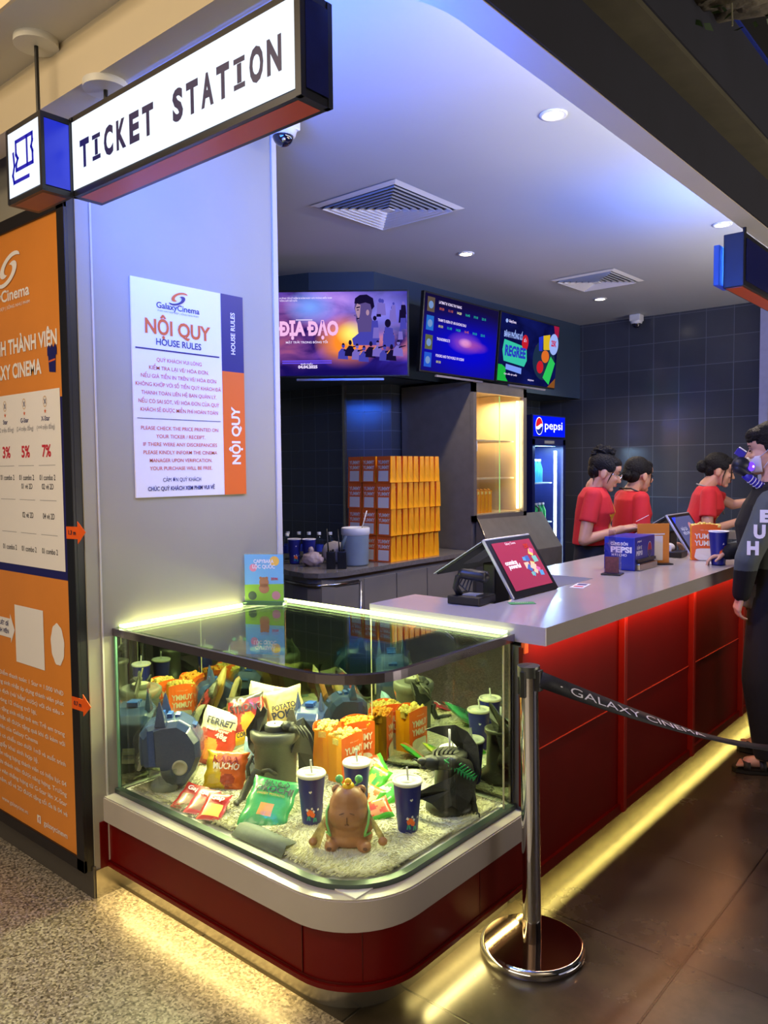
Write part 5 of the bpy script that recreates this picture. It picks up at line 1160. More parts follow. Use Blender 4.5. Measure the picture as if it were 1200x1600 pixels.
# flat stacked popcorn bags: one built, the rest copies
def flat_bag():
    t = thing('popcorn_bag', 'x', 'popcorn bag', (0, 0, 0), 0, 'flat popcorn bags stacked on the back counter')
    b = MB(); x, y = BW / 2, BD / 2
    V = [(-x, -y, 0), (x, -y, 0), (x, y, 0), (-x, y, 0), (-x, -y * .75, BH), (x, -y * .75, BH), (x, y * .75, BH), (-x, y * .75, BH)]
    b.add(V, [(0, 1, 5, 4), (2, 3, 7, 6)], orange_card)
    for s in (-1, 1):
        W4 = [(s * x, -y, 0), (s * x, y, 0), (s * x, y * .75, BH), (s * x, -y * .75, BH), (s * (x - .012), 0, BH), (s * (x - .008), 0, .045)]
        F = [(0, 5, 4, 3), (5, 1, 2, 4), (0, 1, 5)]; b.add(W4, F if s > 0 else [f[::-1] for f in F], yellow_card)
    b.add(V, [(3, 2, 1, 0)], yellow_card); b.build('bag', t)
    b = MB()
    for z in (.78, .58): b.text('YUMMY', (0, 0, 0), (1, 0, 0), (0, 0, 1), BH * .13, cream_card, w=BW * .82, bold=.03, warp=lambda a, q: Vector((a, -y * (1 - .25 * (q + BH * z - .012) / BH) - .0012, q + BH * z - .012)))
    b.box((0, -y + .0005, BH * .25), (BW * .72, .001, BH * .40), cream_card, Matrix.Rotation(-.04, 4, 'X')); b.build('print', t)
    return t
rows = ('bottom', 'second', 'third', 'top'); ordn = ('front', 'second', 'third', 'fourth', 'fifth', 'sixth', 'seventh', 'eighth', 'ninth'); cn = ('right-hand', 'middle', 'left-hand')
fbag = flat_bag(); first = True; rr = random.Random(11)
for lv in range(4):
    y0 = 4.06 + (0 if lv in (1, 2) else .0)
    for c in range(3):
        for k in range(9 if c == 0 else 2):
            x = -3.46 - c * .133 + rr.uniform(-.004, .004) - (.008 if lv == 0 else 0); y = y0 + .03 + k * .0625 + rr.uniform(-.004, .004); rz = rr.uniform(-.05, .05); ty = 0
            lab = f'flat popcorn bag, {rows[lv]} layer, {cn[c]} column, {ordn[k]} in the row going back'
            loc = (x, y, .861 + lv * (BH + .0015))
            if first: fbag.location = loc; fbag['label'] = lab; fbag.rotation_euler = (0, 0, rz); first = False
            else: dup(fbag, loc, rz, lab)
# water bottles
wb = glassm('bottle_clear', (.86, .9, .92), 1.4, .05)
t0 = thing('water_bottle', 'x', 'bottle', (0, 0, 0), 0, 'water bottles on the back counter')
b = MB(); b.lathe([(0, 0), (.028, 0), (.031, .01), (.031, .12), (.026, .145), (.013, .165), (.012, .178)], wb, n=20); b.build('bottle', t0)
b = MB(); b.lathe([(.0135, .176), (.014, .196), (0, .197)], white_pl, n=16); b.build('cap', t0)
b = MB(); b.lathe([(.0315, .06), (.0315, .11)], mat('bottle_label', '#2c3c9c', .4), n=20); b.build('label_band', t0)
for k, (x, y, lab) in enumerate(((-4.0, 3.60, 'front water bottle beside the pale wall, label showing'), (-4.13, 3.80, 'water bottle at the left of the back row'), (-4.06, 3.84, 'second water bottle of the back row'), (-3.99, 3.87, 'third water bottle of the back row, behind the blue cups'), (-3.92, 3.90, 'fourth water bottle of the back row'), (-3.85, 3.94, 'last water bottle of the back row, by the white bag'), (-4.03, 3.70, 'water bottle directly left of the two blue cups'))):
    if k == 0: t0.location = (x, y, .86); t0['label'] = lab
    else: dup(t0, (x, y, .86), 0, lab)
paper_cup('blue paper cup with leaping figures on the back counter, before the water bottles', (-3.905, 3.65, .861), .9, .034, .046, .165, False, 'blue cups on the back counter', lid=False)
paper_cup('blue paper cup on the back counter, right of its twin and by the pinkish bag', (-3.815, 3.70, .861), 2.4, .034, .046, .165, False, 'blue cups on the back counter', lid=False)
t = thing('knotted_bag', 'knotted clear plastic bag of pink things behind the walkie-talkies', 'plastic bag', (-3.70, 3.62, .861), .7)
pb = mat('bag_plastic', '#c8b4b4', .2, alpha=.75, bump=.6, bscale=60)
b = MB(); b.ell((0, 0, .045), (.07, .05, .05), pb, n=28, k=16, nz=.25, ns=3); b.ell((-.01, 0, .105), (.018, .015, .022), pb, nz=.4); b.build('bag', t)
b = MB(); b.ell((.03, 0, .035), (.03, .03, .025), mat('pink_thing', '#c87880', .5)); b.ell((-.02, .0, .02), (.04, .03, .018), mat('dark_thing', '#4c3c34', .5)); b.build('contents', t)
t = thing('white_cloth_bag', 'rounded white plastic bag leaning between the bottles and the pale bucket', 'plastic bag', (-3.70, 3.83, .861), .7)
b = MB(); b.ell((0, 0, .075), (.085, .055, .075), mat('white_bag', '#b8b0a8', .5, bump=.5, bscale=30), n=28, k=16, nz=.12, ns=3); b.build('bag', t)
def walkie(lab, x, y, h_):
    t = thing('walkie_talkie', lab, 'walkie-talkie', (x, y, .861), .7, 'walkie-talkies on the back counter')
    b = MB(); b.bb((-.028, -.018, 0), (.028, .018, .11), black_pl, bev=.004); b.build('body', t)
    b = MB(); b.tube([(-.016, 0, .108), (-.017, 0, .14), (-.024, 0, h_)], [.006, .005, .003], black_pl); b.build('antenna', t)
    b = MB(); b.cyl((.014, 0, .108), (.014, 0, .124), .007, frame_black); b.cyl((-.0, 0, .108), (-.0, 0, .118), .005, frame_black); b.build('knobs', t)
walkie('black walkie-talkie with tilted antenna, the left one of two', -3.505, 3.59, .255); walkie('black walkie-talkie with upright antenna, the right one, against the pale bucket', -3.455, 3.64, .25)
t = thing('pale_bucket', 'pale blue-grey round tub with white rim beside the popcorn bag stack', 'bucket', (-3.51, 3.83, .861))
b = MB(); b.lathe([(0, 0), (.078, 0), (.085, .01), (.088, .19), (.09, .2)], mat('tub_blue', '#8fa0a8', .4, var=.08, scale=10), n=32); b.build('tub', t)
b = MB(); b.lathe([(.09, .2), (.094, .205), (.094, .245), (.088, .25), (.084, .2), (0, .2)], white_pl, n=32); b.build('rim', t)
b = MB(); b.tube([(-.06, -.07, .08), (-.03, -.09, .15), (-.0, -.08, .2)], [.012, .014, .012], mat('scoop_grey', '#7c8c90', .35)); b.build('scoop_handle', t)
b = MB(); b.tube([(.04, .0, .2), (.075, .03, .36)], .004, cream_card, n=6); b.build('stick', t)

# ================================================================== popcorn warmer
t = thing('popcorn_warmer', 'tall dark steel popcorn warming cabinet with lit glass front and sloping chute', 'popcorn warmer', (-3.7, 5.45, 0))
CW = (-3.7, 5.45, 0); wl = mat('warmer_lining', '#e0c898', .4, .15, var=.1, scale=5)
b = OB(CW)
b.bb((-4.1, 5.05, 0), (-3.42, 5.07, 2.14), dsteel); b.bb((-4.1, 5.82, 0), (-3.42, 5.84, 2.14), dsteel); b.bb((-4.1, 5.05, 2.10), (-3.40, 5.84, 2.15), dsteel); b.bb((-4.1, 5.07, .9), (-4.08, 5.82, 2.1), wl); b.bb((-4.1, 5.07, 0), (-3.42, 5.82, 1.12), dsteel)
b.bb((-3.43, 5.05, 1.08), (-3.395, 5.09, 2.14), dsteel); b.bb((-3.43, 5.79, 1.08), (-3.395, 5.84, 2.14), dsteel); b.bb((-3.43, 5.05, 2.07), (-3.395, 5.84, 2.15), dsteel); b.bb((-3.43, 5.05, 1.08), (-3.395, 5.84, 1.125), dsteel)
b.done('cabinet', t)
b = OB(CW); b.bb((-4.08, 5.071, 1.12), (-3.44, 5.078, 2.1), wl); b.bb((-4.08, 5.812, 1.12), (-3.44, 5.819, 2.1), wl); b.bb((-4.08, 5.078, 1.121), (-3.44, 5.812, 1.13), wl); b.done('lining', t)
for z in (1.40, 1.70):
    b = OB(CW); b.bb((-4.07, 5.08, z), (-3.46, 5.74, z + .012), mat('shelf_bright', '#e8d0a0', .3, .2)); b.done('shelf', t)
b = OB(CW); b.bb((-4.075, 5.09, 1.82), (-4.06, 5.72, 1.97), mat('perforated', '#c07c2c', .5, var=.4, scale=60))
for z in (1.5, 1.6, 1.78, 2.0): b.bb((-4.078, 5.09, z), (-4.072, 5.8, z + .006), mat('slot_dark', '#6a4820', .5))
b.done('perforated_plate', t)
b = OB(CW); b.bb((-3.425, 5.09, 1.125), (-3.421, 5.455, 2.07), door_glass); b.done('glass_door', t); b = OB(CW); b.bb((-3.41, 5.435, 1.125), (-3.406, 5.79, 2.07), door_glass); dr_ = b.done('glass_door', t)
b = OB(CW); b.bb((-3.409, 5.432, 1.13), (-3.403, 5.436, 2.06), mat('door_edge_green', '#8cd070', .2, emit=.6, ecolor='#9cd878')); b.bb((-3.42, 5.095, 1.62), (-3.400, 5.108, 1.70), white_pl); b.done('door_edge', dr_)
b = OB(CW); b.bb((-3.445, 5.755, 1.15), (-3.43, 5.772, 2.04), glow('warmer_led', '#ffe2a0', 16)); b.done('light_strip', t)
b = OB(CW)   # sloping chute below
V = [(-3.41, 5.10, 1.115), (-3.41, 6.13, 1.105), (-3.2, 6.10, .82), (-3.2, 5.02, .83)]
b.add(V + [(-3.41, 5.10, .0), (-3.41, 6.13, .0), (-3.2, 6.10, .0), (-3.2, 5.02, .0)], [(0, 3, 2, 1), (0, 4, 7, 3), (1, 2, 6, 5), (2, 3, 7, 6)], dsteel); b.done('chute', t, bevel=.004)
b = OB(CW); b.tube([(-3.41, 5.10, 1.117), (-3.2, 5.02, .832)], .006, steel); b.tube([(-3.41, 5.10, 1.117), (-3.41, 5.84, 1.112)], .005, steel); b.done('chute_edge', t)
area('warmer_lamp', (-3.6, 5.6, 2.05), .3, 9, '#ffdcaa')
t0 = thing('popcorn_bag', 'x', 'popcorn bag', (0, 0, 0), 0, 'filled popcorn bags in the warmer')
b = MB(); yummy(b, .12, .05, .19); b.build('bag', t0, solid=.0008)
b = MB(); yummy_print(b, .12, .05, .19); b.build('print', t0)
b = MB(); b.bb((-.055, -.022, .15), (.055, .022, .17), corn); corn_mound(b, .052, .022, .172, corn2, n=26, seed=4); tag(b.build('popcorn', t0), kind='stuff')
for k in range(6):
    lab = f'filled popcorn bag in the lit warmer, {ordn[k]} of six from the left'; loc = (-3.53, 5.125 + k * .054, 1.131)
    if k == 0: t0.location = loc; t0['label'] = lab
    else: dup(t0, loc, 0, lab)

# ================================================================== drinks cooler
t = thing('drinks_cooler', 'upright drinks cooler with blue lit pepsi header and bright glass door', 'fridge', (-3.8, 6.42, 0)); CC = (-3.8, 6.42, 0)
body_b = mat('cooler_blue', '#141c50', .35, var=.05)
b = OB(CC); b.bb((-4.1, 6.12, .02), (-3.52, 6.15, 1.72), body_b); b.bb((-4.1, 6.70, .02), (-3.52, 6.73, 1.72), body_b); b.bb((-4.1, 6.15, .02), (-4.07, 6.70, 1.72), mat('cooler_inside', '#c8dcf0', .5)); b.bb((-4.1, 6.12, 1.72), (-3.52, 6.73, 1.95), body_b); b.bb((-4.1, 6.12, .02), (-3.52, 6.73, .35), body_b); b.done('cabinet', t)
b = OB(CC); b.bb((-3.52, 6.12, 1.755), (-3.50, 6.73, 1.955), body_b, bev=.003); b.quad((-3.499, 6.135, 1.765), (-3.499, 6.715, 1.765), (-3.499, 6.715, 1.945), (-3.499, 6.135, 1.945), glow('header_blue', '#0418ff', 1.0)); b.done('header', t)
b = OB(CC); b.text('pepsi', (-3.4975, 6.335, 1.83), (0, 1, 0), (0, 0, 1), .072, glow('header_white', '#eef2ff', 1.3), w=.33, align='l', bold=.012)
o_ = Vector((-3.4972, 6.235, 1.855)); R_ = .072
def disc(f): return [o_ + Vector((0, R_ * .82 * x, R_ * y)) for x, y in f]
circ_ = [(math.cos(2 * PI * i / 40), math.sin(2 * PI * i / 40)) for i in range(40)]
b.add([p * 1 for p in disc([(x * 1.1, y * 1.1) for x, y in circ_])], [list(range(40))], MATS['header_white'])
b.add([p + Vector((.0006, 0, 0)) for p in disc([(math.cos(a), math.sin(a)) for a in [.25 + (PI - .15) * i / 20 for i in range(21)]] + [(-.5, -.05), (.0, .12), (.5, .30)])], [list(range(24))], glow('pepsi_red', '#e0202c', 1.0))
b.add([p + Vector((.0006, 0, 0)) for p in disc([(math.cos(a), math.sin(a)) for a in [PI + .35 + (PI - .35) * i / 20 for i in range(21)]] + [(.5, -.12), (0, -.38), (-.5, -.45)])], [list(range(24))], glow('pepsi_blue', '#1a2c9c', 1.0)); b.done('header_logo', t)
b = OB(CC)
for a, c in (((-3.525, 6.12, .36), (-3.50, 6.165, 1.74)), ((-3.525, 6.685, .36), (-3.50, 6.73, 1.74)), ((-3.525, 6.12, 1.69), (-3.50, 6.73, 1.745)), ((-3.525, 6.12, .34), (-3.50, 6.73, .40))): b.bb(a, c, body_b)
b.bb((-3.499, 6.33, 1.702), (-3.497, 6.51, 1.728), grey_pl); dr_ = b.done('door', t)
b = OB(CC); b.bb((-3.515, 6.165, .40), (-3.511, 6.685, 1.69), door_glass); b.done('pane', dr_)
b = OB(CC); b.tube([(-3.50, 6.185, .95), (-3.475, 6.187, .96), (-3.475, 6.19, 1.13), (-3.50, 6.185, 1.15)], .009, black_pl); b.done('handle', dr_)
b = OB(CC); b.bb((-3.55, 6.60, .42), (-3.535, 6.625, 1.64), glow('cooler_led', '#d8f0ff', 18)); b.done('light_strip', t)
for z in (.68, .98, 1.34):
    b = OB(CC); b.bb((-4.05, 6.16, z), (-3.56, 6.58, z + .012), mat('cooler_shelf', '#c8e0f0', .3)); b.done('shelf', t)
area('cooler_lamp', (-3.62, 6.40, 1.68), .35, 22, '#a8d8ff')
for z, n_, nm, c1, hh in ((1.353, 5, 'top', '#3aa0e0', .2), (.993, 6, 'middle', '#2cb45c', .16), (.693, 5, 'lower', '#5890c8', .2), (.42, 5, 'lowest', '#b04c58', .2)):
    t0 = thing('drink_bottle', 'x', 'bottle', (0, 0, 0), 0, f'drinks on the {nm} cooler shelf'); m_ = mat('drink_' + nm, c1, .25, var=.1)
    b = MB(); b.lathe([(0, 0), (.027, 0), (.029, .01), (.029, hh * .62), (.012, hh * .88), (.012, hh)], m_, n=16); b.build('bottle', t0)
    b = MB(); b.lathe([(.0135, hh * .95), (.0135, hh + .01), (0, hh + .011)], white_pl, n=12); b.build('cap', t0)
    for k in range(n_):
        lab = f'drink bottle on the {nm} shelf of the cooler, {("first", "second", "third", "fourth", "fifth", "sixth")[k]} from the left'; loc = (-3.62, 6.20 + k * .064, z)
        if k == 0: t0.location = loc; t0['label'] = lab
        else: dup(t0, loc, 0, lab)

# ================================================================== tills
rub = mat('screen_red', '#a03450', .2, emit=.42, ecolor='#a83a54'); silver = mat('silver_edge', '#c8c8cc', .3, .6)
def till(label, x, y, blue=False):
    t = thing('till', label, 'till', (x, y, .835), 0, 'double-screened tills in the counter notches')
    # coordinates: +x to the customers, y along the counter
    A0, A1, Z0, Z1 = .19, .05, .145, .365     # front screen foot and head
    b = MB(); a = math.atan2(A0 - A1, Z1 - Z0); R = Matrix.Translation(((A0 + A1) / 2, 0, (Z0 + Z1) / 2)) @ Matrix.Rotation(-a, 4, 'Y')
    hh = math.hypot(A0 - A1, Z1 - Z0)
    b.box((0, 0, 0), (.014, .36, hh + .01), silver, R, bev=.004); fm_ = b.build('front_monitor', t)
    b = MB(); b.box((.0085, 0, 0), (.003, .352, hh), black_pl, R); b.build('bezel', fm_)
    def S(u, v, l=.0106): return R @ Vector((l, u * .15, v * (hh / 2 - .022)))
    b = MB(); b.quad(S(-1, -1), S(1, -1), S(1, 1), S(-1, 1), rub if not blue else mat('screen_slate', '#3c4468', .2, emit=.35, ecolor='#5a649c')); b.build('screen', fm_)
    b = MB(); rr = random.Random(4); pal = ['#5aa0d0', '#e8c8a8', '#d86aa0', '#7cc0b0', '#f0d070', '#4868b0']
    if not blue:
        for k in range(14):
            u, v = .45 + rr.uniform(-.3, .35), rr.uniform(-.6, .65); s = rr.uniform(.08, .2); q = rr.uniform(0, 1)
            b.add([S(u + s * math.cos(q + i * PI / 2) * .9, v + s * math.sin(q + i * PI / 2), .0112 + k * .0001) for i in range(4)], [(0, 1, 2, 3)], mat('ad_' + pal[k % 6][1:], pal[k % 6], .3, emit=.4))
        for k, (u, v, s_) in enumerate(((-.55, .05, 'comics'), (-.45, -.12, 'powerful'))): b.text(s_, S(u, v, .0118), R.to_3x3() @ Vector((0, 1, 0)), R.to_3x3() @ Vector((0, 0, 1)), .018, mat('ad_white', '#f0e8f0', .3, emit=.5), w=.09, bold=.05)
        b.text('25K', S(.62, .62, .013), R.to_3x3() @ Vector((0, 1, 0)), R.to_3x3() @ Vector((0, 0, 1)), .018, mat('ad_red', '#c03020', .3, emit=.4), w=.04, bold=.05); b.text('Galaxy Cinema', S(-.1, .86, .0118), R.to_3x3() @ Vector((0, 1, 0)), R.to_3x3() @ Vector((0, 0, 1)), .011, MATS['ad_white'], w=.08)
    else:
        b.text('NHẬN QUÀ', S(-.4, .15, .0118), R.to_3x3() @ Vector((0, 1, 0)), R.to_3x3() @ Vector((0, 0, 1)), .02, mat('ad_grey', '#b8bcd0', .3, emit=.4), w=.1); b.text('MIỄN PHÍ', S(-.4, -.12, .0118), R.to_3x3() @ Vector((0, 1, 0)), R.to_3x3() @ Vector((0, 0, 1)), .02, MATS['ad_grey'], w=.1)
        b.add([S(.45 + .28 * math.cos(i * PI / 8), .1 + .5 * math.sin(i * PI / 8), .0115) for i in range(16)], [list(range(16))], mat('ad_figure', '#b07880', .3, emit=.3)); b.add([S(*p, .0116) for p in ((-1, .6), (-.6, 1), (-1, 1))], [(0, 1, 2)], mat('ad_blue', '#1830d0', .3, emit=.8))
    b.build('advert', fm_)
    b = MB(); R2 = Matrix.Translation((-.075, .0, .285)) @ Matrix.Rotation(1.02, 4, 'Y'); b.box((0, 0, 0), (.014, .34, .27), black_pl, R2, bev=.003); b.box((-.008, 0, 0), (.004, .35, .28), silver, R2, bev=.001); b.build('staff_monitor', t)
    b = MB(); b.box((.02, -.02, .01), (.02, .12, .15), grey_pl, R2, bev=.006); b.box((.036, -.02, .03), (.012, .1, .1), silver, R2, bev=.004); b.bb((-.03, -.06, .05), (.03, .06, .26), black_pl, bev=.008); b.bb((-.1, -.12, 0), (.12, .12, .05), black_pl, bev=.01); b.build('stand', t)
    b = MB()
    for k in range(4): b.tube([(-.10 + .02 * k, -.08 - .01 * k, .22), (-.10 + .015 * k, -.13, .17 - .01 * k), (-.05 + .01 * k, -.12 - .01 * k, .13), (.0, -.1, .10 + .01 * k)], .003, black_pl, n=6)
    b.build('cables', t)
    return t
till('double-screened till with a red advert facing the customers, nearest the glass case', -1.81, 2.86)
till('double-screened till with a dark blue screen, farther down the counter', -1.80, 4.80, True)
def printer(lab, x, y, paper):
    t = thing('receipt_printer' if paper else 'barcode_scanner', lab, 'receipt printer' if paper else 'barcode scanner', (x, y, .976), .1)
    b = MB(); b.bb((-.08, -.06, 0), (.06, .075, .032), black_pl, bev=.005); b.build('base', t)
    if paper: b = MB(); b.cyl((-.03, -.03, .045), (-.03, .045, .045), .028, white_pl, n=24); b.build('paper_roll', t)
    else:
        b = MB(); b.tube([(-.045, -.02, .03), (-.06, -.03, .06), (-.05, -.03, .10), (-.02, -.02, .115)], [.014, .012, .012, .014], black_pl, n=12); b.cap((-.03, -.025, .115), (.045, -.0, .105), .02, .024, black_pl); b.bb((.035, -.02, .09), (.06, .02, .125), frame_black, bev=.004); b.build('scanner_head', t)
        b = MB(); b.bb((-.03, -.03, .032), (.03, .03, .036), grey_pl); b.build('label_plate', t)
    return t
printer('black barcode scanner on its stand, in front of the till with the red advert', -1.70, 2.52, False)
printer('black receipt printer with a white paper roll before the dark-screened till', -1.66, 4.50, True)
t = thing('green_card', 'small green card lying on the white counter by the nearest till', 'card', (-1.55, 2.63, .9765), .8)
b = MB(); b.box((0, 0, 0), (.10, .045, .0012), green_ink, bev=.0004); b.build('card', t); b = MB(); b.text('GREEN', (0, 0, .001), (1, 0, 0), (0, 1, 0), .01, cream_card, w=.05); b.build('lettering', t)
t = thing('counter_leaflet', 'small printed leaflet lying flat on the counter beyond the nearest till', 'leaflet', (-1.575, 3.17, .9762), .2)
b = MB(); b.box((0, 0, 0), (.06, .13, .0012), white_ink); b.build('leaflet', t); b = MB(); b.box((.0, -.03, .0009), (.04, .03, .0006), red_ink); b.box((.0, .03, .0009), (.04, .04, .0006), navy_ink); b.build('print', t)

# napkin dispenser, holder, flyer
pepsi_b = mat('pepsi_box_blue', '#1c2c9c', .3, var=.05)
t = thing('napkin_dispenser', 'blue pepsi printed napkin dispenser box on the service counter', 'napkin dispenser', (-1.66, 3.90, .976))
b = MB(); b.bb((-.08, -.135, .0), (.08, .12, .165), pepsi_b, bev=.004); b.build('box', t)
b = MB(); b.bb((.06, -.12, .0), (.10, .11, .035), steel, bev=.005); b.bb((.078, -.12, .04), (.09, .11, .055), frame_black); b.build('tray', t)
b = MB(); b.text('CÙNG ĐÓN', (.0, -.1365, .125), (1, 0, 0), (0, 0, 1), .014, white_ink, w=.09, bold=.03); b.text('PEPSI', (.01, -.1365, .09), (1, 0, 0), (0, 0, 1), .026, white_ink, w=.11, bold=.05); b.text('MỚI CHO', (.0, -.1365, .07), (1, 0, 0), (0, 0, 1), .012, white_ink, w=.08, bold=.02)
b.text('pepsi', (.0815, -.08, .14), (0, 1, 0), (0, 0, 1), .01, white_ink, w=.05, bold=.03); b.text('ĐẬM VỊ', (.0815, -.08, .105), (0, 1, 0), (0, 0, 1), .015, white_ink, w=.06, bold=.04); b.text('PEPSI', (.0815, -.08, .075), (0, 1, 0), (0, 0, 1), .02, white_ink, w=.075, bold=.05)
for k, (m_, r0) in enumerate(((white_ink, .034), (red_ink, .030))): b.add([(.0812 + .0004 * k, .05 + r0 * .8 * math.cos(2 * PI * i / 24), .095 + r0 * 1.2 * math.sin(2 * PI * i / 24)) for i in range(24)], [list(range(24))], m_)
b.add([(.0822, .05 + .024 * math.cos(PI + PI * i / 12), .092 + .034 * math.sin(PI + PI * i / 12)) for i in range(13)], [list(range(13))], navy_ink); b.build('print', t)
t = thing('leaflet_holder', 'clear acrylic leaflet holder on a black foot, before the blue dispenser', 'leaflet holder', (-1.62, 3.60, .976), .2)
b = MB(); b.bb((-.045, -.05, 0), (.045, .04, .006), frame_black); b.build('foot', t)
b = MB(); b.bb((-.04, -.006, .006), (.04, .0, .15), glassm('acrylic2', (.8, .74, .84), 1.45)); b.bb((-.018, -.01, .15), (.012, .0, .215), MATS['acrylic2']); b.build('acrylic', t)
b = MB(); b.bb((-.035, -.008, .008), (.03, -.0065, .085), mat('leaflet_maroon', '#5c2630', .4, var=.3, scale=80)); b.build('leaflet', t)
t = thing('orange_flyer_stand', 'upright orange menu card standing behind the blue dispenser', 'menu card', (-1.62, 4.10, .976), .75)
b = MB(); b.bb((-.085, -.004, .0), (.085, .004, .215), orange_pr, bev=.001); b.bb((-.04, -.05, 0), (.09, .05, .006), frame_black); b.build('card', t)
b = MB(); b.bb((-.07, -.0055, .02), (.05, -.0045, .15), cream_card); b.bb((-.07, -.0062, .155), (.06, -.0052, .162), cream_card); b.build('print', t)
# open bag and cup in front of the customer
popcorn_bag('large orange and yellow popcorn bag on the counter beside the customer', (-1.47, 4.46, .976), PI / 2 - 1.15, corn, 9, 'bag on the counter', H_=.20, W_=.15, D_=.09)
paper_cup('blue paper cup with a big orange letter, on the counter before the popcorn bag', (-1.335, 4.26, .976), .85, .034, .05, .175, False, 'cup on the counter', lid=False, big=True)

# ================================================================== people
skin = mat('skin', '#c08e70', .5, var=.04, scale=20); skin2 = mat('skin_pale', '#c89a80', .5, var=.04, scale=20)
hair_m = mat('hair', '#0a0809', .62, var=.3, scale=60, bump=.8, bscale=110, spec=.25)
red_shirt = mat('red_shirt', '#c01c26', .8, var=.05, scale=9, bump=.15, bscale=50); star_y = mat('star_yellow', '#e6b418', .7)
trousers = mat('dark_trousers', '#14161f', .8, var=.1); lip = mat('lips', '#a04844', .4); eye_m = mat('eye_dark', '#120c0a', .2)
def V3(*a): return Vector(a)
def rotv(v, yaw, pitch):  # pitch>0 looks down
    return Matrix.Rotation(yaw, 3, 'Z') @ (Matrix.Rotation(pitch, 3, 'Y') @ v)
def head(b, c, yaw, pitch, s=1.0, ears=True):
    M = Matrix.Rotation(yaw, 3, 'Z') @ Matrix.Rotation(pitch, 3, 'Y'); c = V3(*c)
    def E(p, r): b.ell(c + M @ (V3(*p) * s), tuple(x * s for x in r), skin, n=20, k=14, M=M)
    E((-.012, 0, .035), (.092, .073, .082)); E((.028, 0, -.02), (.058, .058, .07)); E((.032, 0, -.055), (.045, .046, .045)); E((.062, 0, -.088), (.020, .020, .017)); E((.055, 0, .045), (.036, .054, .045))
    E((.082, 0, -.058), (.011, .018, .010)); E((.078, 0, -.028), (.014, .03, .025)); E((.072, .028, -.018), (.02, .02, .016)); E((.072, -.028, -.018), (.02, .02, .016))
    a = c + M @ (V3(.082, 0, .012) * s); d = c + M @ (V3(.102, 0, -.026) * s); b.cap(a, d, .007 * s, .0115 * s, skin, n=10)
    if ears:
        for q in (-1, 1): E((-.008, q * .073, -.008), (.020, .010, .030))
    return M, c
def face_marks(t, M, c, s=1.0, glasses=False, mouth=True):
    b = MB()
    for q in (-1, 1):
        b.ell(c + M @ (V3(.083, q * .031, .008) * s), (.006, .011, .0045), eye_m, n=10, k=6, M=M); b.tube([c + M @ (V3(.088, q * .018, .030) * s), c + M @ (V3(.087, q * .034, .034) * s), c + M @ (V3(.078, q * .048, .030) * s)], .0022, hair_m, n=6)
    b.build('eyes_and_brows', t)
    if mouth:
        b = MB(); b.ell(c + M @ (V3(.089, 0, -.053) * s), (.007, .017, .004), lip, n=12, k=6, M=M); b.ell(c + M @ (V3(.088, 0, -.061) * s), (.007, .014, .0045), lip, n=12, k=6, M=M); b.build('lips', t)
    if glasses:
        b = MB()
        for q in (-1, 1):
            o = c + M @ (V3(.104, q * .032, .004) * s); b.tube([o + M @ V3(0, .023 * math.cos(a), .019 * math.sin(a)) for a in [2 * PI * i / 14 for i in range(15)]], .0016, chrome, n=5); b.tube([c + M @ (V3(.104, q * .054, .008) * s), c + M @ (V3(.0, q * .078, .005) * s)], .0016, chrome, n=5)
        b.build('glasses', t)
def hand(b, w, d, up, s=1.0, curl=.5, side=1, spread=.12, r=.0078):
    """palm from wrist w along d; up = back of the hand; thumb leaves the side"""
    w = V3(*w); d = V3(*d).normalized(); up = V3(*up); up = (up - d * up.dot(d)).normalized(); sd = d.cross(up) * side
    for k in range(4):
        o = (k - 1.5) * .018 * s; L_ = (.070, .078, .073, .058)[k] * s
        b.cap(w + sd * o * .55, w + d * .075 * s + sd * o, .012 * s, .0105 * s, skin, n=10)
        p = w + d * .078 * s + sd * o; dd = (d + sd * (k - 1.5) * spread * .5).normalized(); an = 0
        for j, f in enumerate((.45, .32, .23)):
            an += curl * (1, 1.1, .8)[j]; q = dd * math.cos(an) - up * math.sin(an); p2 = p + q * L_ * f; b.cap(p, p2, (r, r * .93, r * .85)[j] * s, (r * .93, r * .85, r * .7)[j] * s, skin, n=8); p = p2
    p = w + d * .02 * s - sd * .024 * s; q = (d * .75 - sd * .6 - up * .25 * (1 + curl)).normalized(); b.cap(w, p, .013 * s, .012 * s, skin, n=8)
    p2 = p + q * .034 * s; b.cap(p, p2, .0115 * s, .0095 * s, skin, n=8); q2 = (q + d * .5 - up * .3 * curl).normalized(); b.cap(p2, p2 + q2 * .028 * s, .009 * s, .007 * s, skin, n=8)
def torso(b, secs, m, n=24):
    """stacked ellipse sections: (centre x, y, z, half depth, half width)"""
    V = [(cx + a * math.cos(2 * PI * i / n), cy + w * math.sin(2 * PI * i / n), z) for cx, cy, z, a, w in secs for i in range(n)]
    F = [(r * n + i, r * n + (i + 1) % n, (r + 1) * n + (i + 1) % n, (r + 1) * n + i) for r in range(len(secs) - 1) for i in range(n)]
    b.add(V, F + [list(range(n))[::-1], [(len(secs) - 1) * n + i for i in range(n)]], m, True)
def star(t, nm, fx, cy, cz, R_):
    pass
